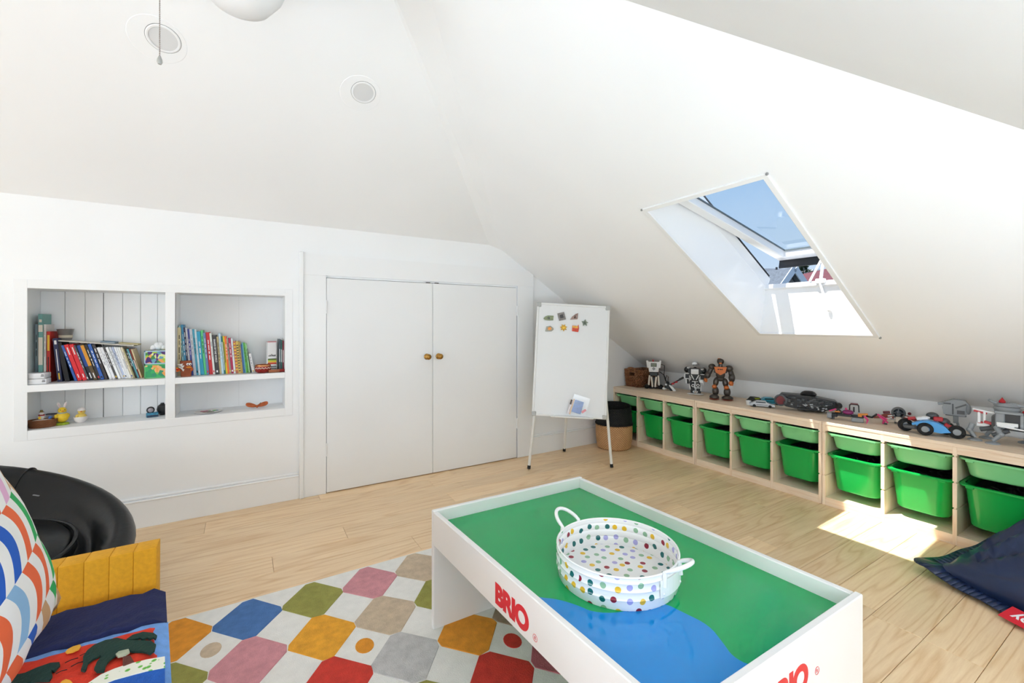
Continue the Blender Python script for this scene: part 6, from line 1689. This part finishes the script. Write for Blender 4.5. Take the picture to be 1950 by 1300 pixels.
# ------------------------------------------------------------------ recessed lights in the back slope, lamp with pull chain
nB = Vector((0, BS, 1)).normalized()
rotB = math.atan(BS)
LENS = M('frosted_lens', 'dcdcdc', 0.4)
for i, (x, y, lb) in enumerate(((-0.284, 2.30, 'round recessed ceiling light behind the pull chain'), (0.520, 2.30, 'round recessed ceiling light nearer the hip of the ceiling'))):
    o = thing('ceiling_light', lb, 'ceiling light', (x, y, zbk(y)), 0, 'recessed ceiling lights')
    o.rotation_euler = (-rotB, 0, 0)
    MB().lathe([(0.0, -0.0015), (0.098, -0.0015), (0.1, 0.0005), (0, 0.0005)], 48).xform(Matrix.Translation((-0.02 * (1 if i == 0 else 0.6), 0.012, 0))).build('flange', CEIL, o)
    MB().lathe([(0.049, -0.004), (0.055, -0.005), (0.059, -0.003), (0.059, 0.0), (0.049, 0.0)], 48).build('trim_ring', TRIM, o)
    MB().lathe([(0.0605, -0.0016), (0.0605, -0.0022), (0.0592, -0.0022), (0.0592, -0.0016)], 48).build('shadow_gap', M('shadow_gap', '6d6d6d', 0.8), o)
    MB().lathe([(0, -0.002), (0.049, -0.002), (0.049, 0.0), (0, 0.0)], 48).build('lens', LENS, o)
lamp = thing('pendant_lamp', 'white ceiling lamp with a beaded pull chain at the top edge', 'lamp', (-0.01, YR, ZR))
MB().lathe([(0, 0.0), (0.07, -0.03), (0.075, -0.06), (0.05, -0.075), (0.012, -0.08), (0.012, -0.22), (0.22, -0.23), (0.225, -0.30), (0, -0.30)], 40).build('lamp_housing', TRIM, lamp)
MB().lathe([(0.15, -0.30), (0.147, -0.36), (0.125, -0.43), (0.085, -0.485), (0.04, -0.508), (0, -0.513)], 40).build('lamp_bowl', M('frosted_bowl', 'ececec', 0.5), lamp)
ch = MB()
z = -0.30
CHX, CHY = -0.206, 0.0
while z > -0.722:
    ch.ball((CHX, CHY, z), 0.0021, u=6, v=5)
    z -= 0.0056
ch.rod((CHX, CHY, -0.30), (CHX, CHY, -0.722), 0.0006, n=5)
cho = ch.build('pull_chain', M('steel_chain', '9a8f88', 0.3, metal=0.9), lamp)
MB().lathe([(0, 0.004), (0.003, 0.004), (0.0065, -0.006), (0.007, -0.014), (0.0045, -0.02), (0, -0.021)], 14, (CHX, CHY, -0.726)).build('chain_pull', M('grey_pull', 'a9a9a4', 0.4), cho)

# ------------------------------------------------------------------ the neighbourhood seen through the roof window
GZ = -7.5
struct(MB().span(6, 140, -60, 120, GZ - 0.2, GZ).build('ground', M('street_ground', '6f726c', 0.9, var=0.3, scale=0.3), smooth=0))
def VW(px, py, d):
    """a place in the street at that bearing and distance from the room"""
    w = fv * d + rv * ((px - 975.0) / 835.0 * d) + Vector((0, 0, 1.15 + (618.0 - py) / 835.0 * d))
    return w
SHG = M('grey_shingle', '565f6a', 0.9, var=0.25, scale=9, bump=0.5, bscale=30)
WALLG = M('grey_clapboard', '74797e', 0.8, var=0.1, scale=5)
WHT = M('white_fascia', 'e6eaef', 0.6)
GLZ = M('dark_pane', '3c4652', 0.15)
def gable_house(name, label, px, py_peak, d, width, rise, length, wall_h, roofm, wallm, turn, windows, hidden_h=7.0):
    base = VW(px, py_peak, d)
    o = thing(name, label, 'house', (base.x, base.y, GZ), -HEAD + turn)
    w = width / 2
    Z = base.z - rise - GZ
    hidden_h = 0.0
    zo = Z - wall_h
    MB().prism([(-w, -hidden_h), (w, -hidden_h), (w, Z), (0, Z + rise - 0.12), (-w, Z)], length, Matrix(((1, 0, 0, 0), (0, 0, 1, 0), (0, 1, 0, 0), (0, 0, 0, 1)))).build('wall', wallm, o, smooth=0)
    L_ = math.hypot(w, rise)
    a = math.atan2(rise, w)
    for s in (-1, 1):
        m = MB().box((s * (w * 0.5 + 0.10), length / 2 - 0.15, Z + rise / 2 - 0.06), (L_ + 0.3, length + 0.5, 0.10), rot=(0, s * a, 0))
        m.build('roof_plane', roofm, o, smooth=0)
        MB().box((s * (w * 0.5 + 0.10), -0.42, Z + rise / 2 - 0.10), (L_ + 0.3, 0.06, 0.24), rot=(0, s * a, 0)).build('barge_board', WHT if roofm is not SHG else M('pale_barge_board', 'b9c4d0', 0.7), o, smooth=0)
    for (x, z, ww, hh_) in windows:
        z += zo
        f = MB().box((x, -0.04, z), (ww + 0.2, 0.08, hh_ + 0.2)).build('window', WHT, o, smooth=0)
        MB().box((x, -0.075, z), (ww, 0.04, hh_)).build('pane', GLZ, f, smooth=0)
    return o
gable_house('grey_house', 'grey shingled house with a steep gable and window, seen through the roof window', 1500, 514, 19.0, 2.6, 1.75, 5.0, 0.6, SHG, WALLG, R(6), [(0.05, 0.75, 0.42, 0.75), (-0.55, 0.55, 0.2, 0.5)])
rb = VW(1452, 515, 23.0)
ro = thing('grey_roof', 'long grey shingle roof behind the steep gable, seen through the roof window', 'roof', (rb.x, rb.y, GZ), -HEAD + R(4))
rh = rb.z - GZ
MB().prism([(-4.5, -2.6), (1.35, -2.6), (1.35, 0), (-4.5, 0.1)], 0.12, Matrix.Translation((0, 0, rh)) @ Euler((R(38), 0, 0)).to_matrix().to_4x4()).build('roof_slope', SHG, ro, smooth=0)
MB().span(-4.4, 1.3, -1.9, 2.5, 0, rh - 1.8).build('wall', WALLG, ro, smooth=0)
MB().rod((0.35, -0.6, rh - 0.7), (0.35, -0.6, rh + 0.1), 0.05).build('vent_pipe', M('dark_pipe', '2f3338', 0.6), ro)
gable_house('maroon_house', 'house with maroon roof and white barge boards at the right of the roof window', 1607, 508, 21.0, 3.6, 2.4, 5.0, 0.4, M('maroon_shingle', '5f343c', 0.9, var=0.2, scale=9), M('taupe_wall', '8a847e', 0.8, var=0.1), R(-8), [(0.2, 0.6, 0.5, 0.7)])
def block(name, label, px0, px1, py, d, dep, wallm, floors, cols_, hidden=9.0):
    a, b = VW(px0, py, d), VW(px1, py, d)
    hidden = a.z - GZ
    wd = (b - a).length
    o = thing(name, label, 'building', ((a.x + b.x) / 2, (a.y + b.y) / 2, GZ), -HEAD)
    MB().span(-wd / 2, wd / 2, 0, dep, 0, hidden).build('wall', wallm, o, smooth=0)
    MB().span(-wd / 2 - 0.1, wd / 2 + 0.1, -0.1, dep, hidden, hidden + 0.25).build('parapet', WHT, o, smooth=0)
    for r_ in range(floors):
        for c_ in range(cols_):
            x = -wd / 2 + wd * (c_ + 0.6) / cols_
            z = hidden - 1.4 - r_ * 2.6
            f = MB().box((x, -0.03, z), (0.95, 0.08, 1.25)).build('window', WHT, o, smooth=0)
            MB().box((x, -0.07, z), (0.7, 0.05, 1.0)).build('pane', GLZ, f, smooth=0)
block('pale_building', 'pale grey flat-roofed building beyond the tree, seen through the roof window', 1548, 1592, 515, 75.0, 10, M('pale_stucco', 'c3cad2', 0.8, var=0.06), 2, 3)
block('peach_building', 'low peach and cream building under the tree, seen through the roof window', 1510, 1545, 527.5, 58.0, 8, M('peach_stucco', 'd9c3b6', 0.8, var=0.1), 1, 2)
block('slate_roof_building', 'low dark blue-grey roofed building in front of the peach one', 1512, 1556, 534, 40.0, 5, M('slate_blue', '4f5b6e', 0.8, var=0.2), 0, 1)
tb_ = VW(1530, 526, 50.0)
tree = thing('conifer_tree', 'dark green conifer tree between the houses, seen through the roof window', 'tree', (tb_.x, tb_.y, GZ))
TZ = tb_.z - 8.0 - GZ
MB().rod((0, 0, 0), (0, 0, TZ + 8.6), 0.25, 0.06, 8).build('trunk', M('bark', '4a3a2c', 0.9, var=0.2), tree)
lf = bmesh.new()
rt_ = random.Random(3)
for k in range(1500):
    tt = rt_.random()
    zz = 7.2 + 2.3 * tt
    rad = (1.75 * (1 - tt) ** 0.75 + 0.06) * (0.75 + 0.25 * math.sin(zz * 9))
    an = rt_.uniform(0, 6.283)
    rr = rad * rt_.uniform(0.2, 1.0)
    p = Vector((rr * math.cos(an), rr * math.sin(an), TZ + zz + 0.25 * rr - 0.2))
    dv = Vector((math.cos(an), math.sin(an), rt_.uniform(-0.1, 0.5))).normalized() * rt_.uniform(0.16, 0.34)
    sv = dv.cross(Vector((rt_.uniform(-1, 1), rt_.uniform(-1, 1), 1))).normalized() * 0.06
    lf.faces.new([lf.verts.new(q) for q in (p - sv, p + sv, p + dv)])
lme = bpy.data.meshes.new('foliage')
lf.to_mesh(lme); lf.free()
lme.materials.append(M('conifer_green', '2f4a34', 0.9, var=0.4, scale=2))
fo = link('foliage', lme, tree)
fo['kind'] = 'stuff'
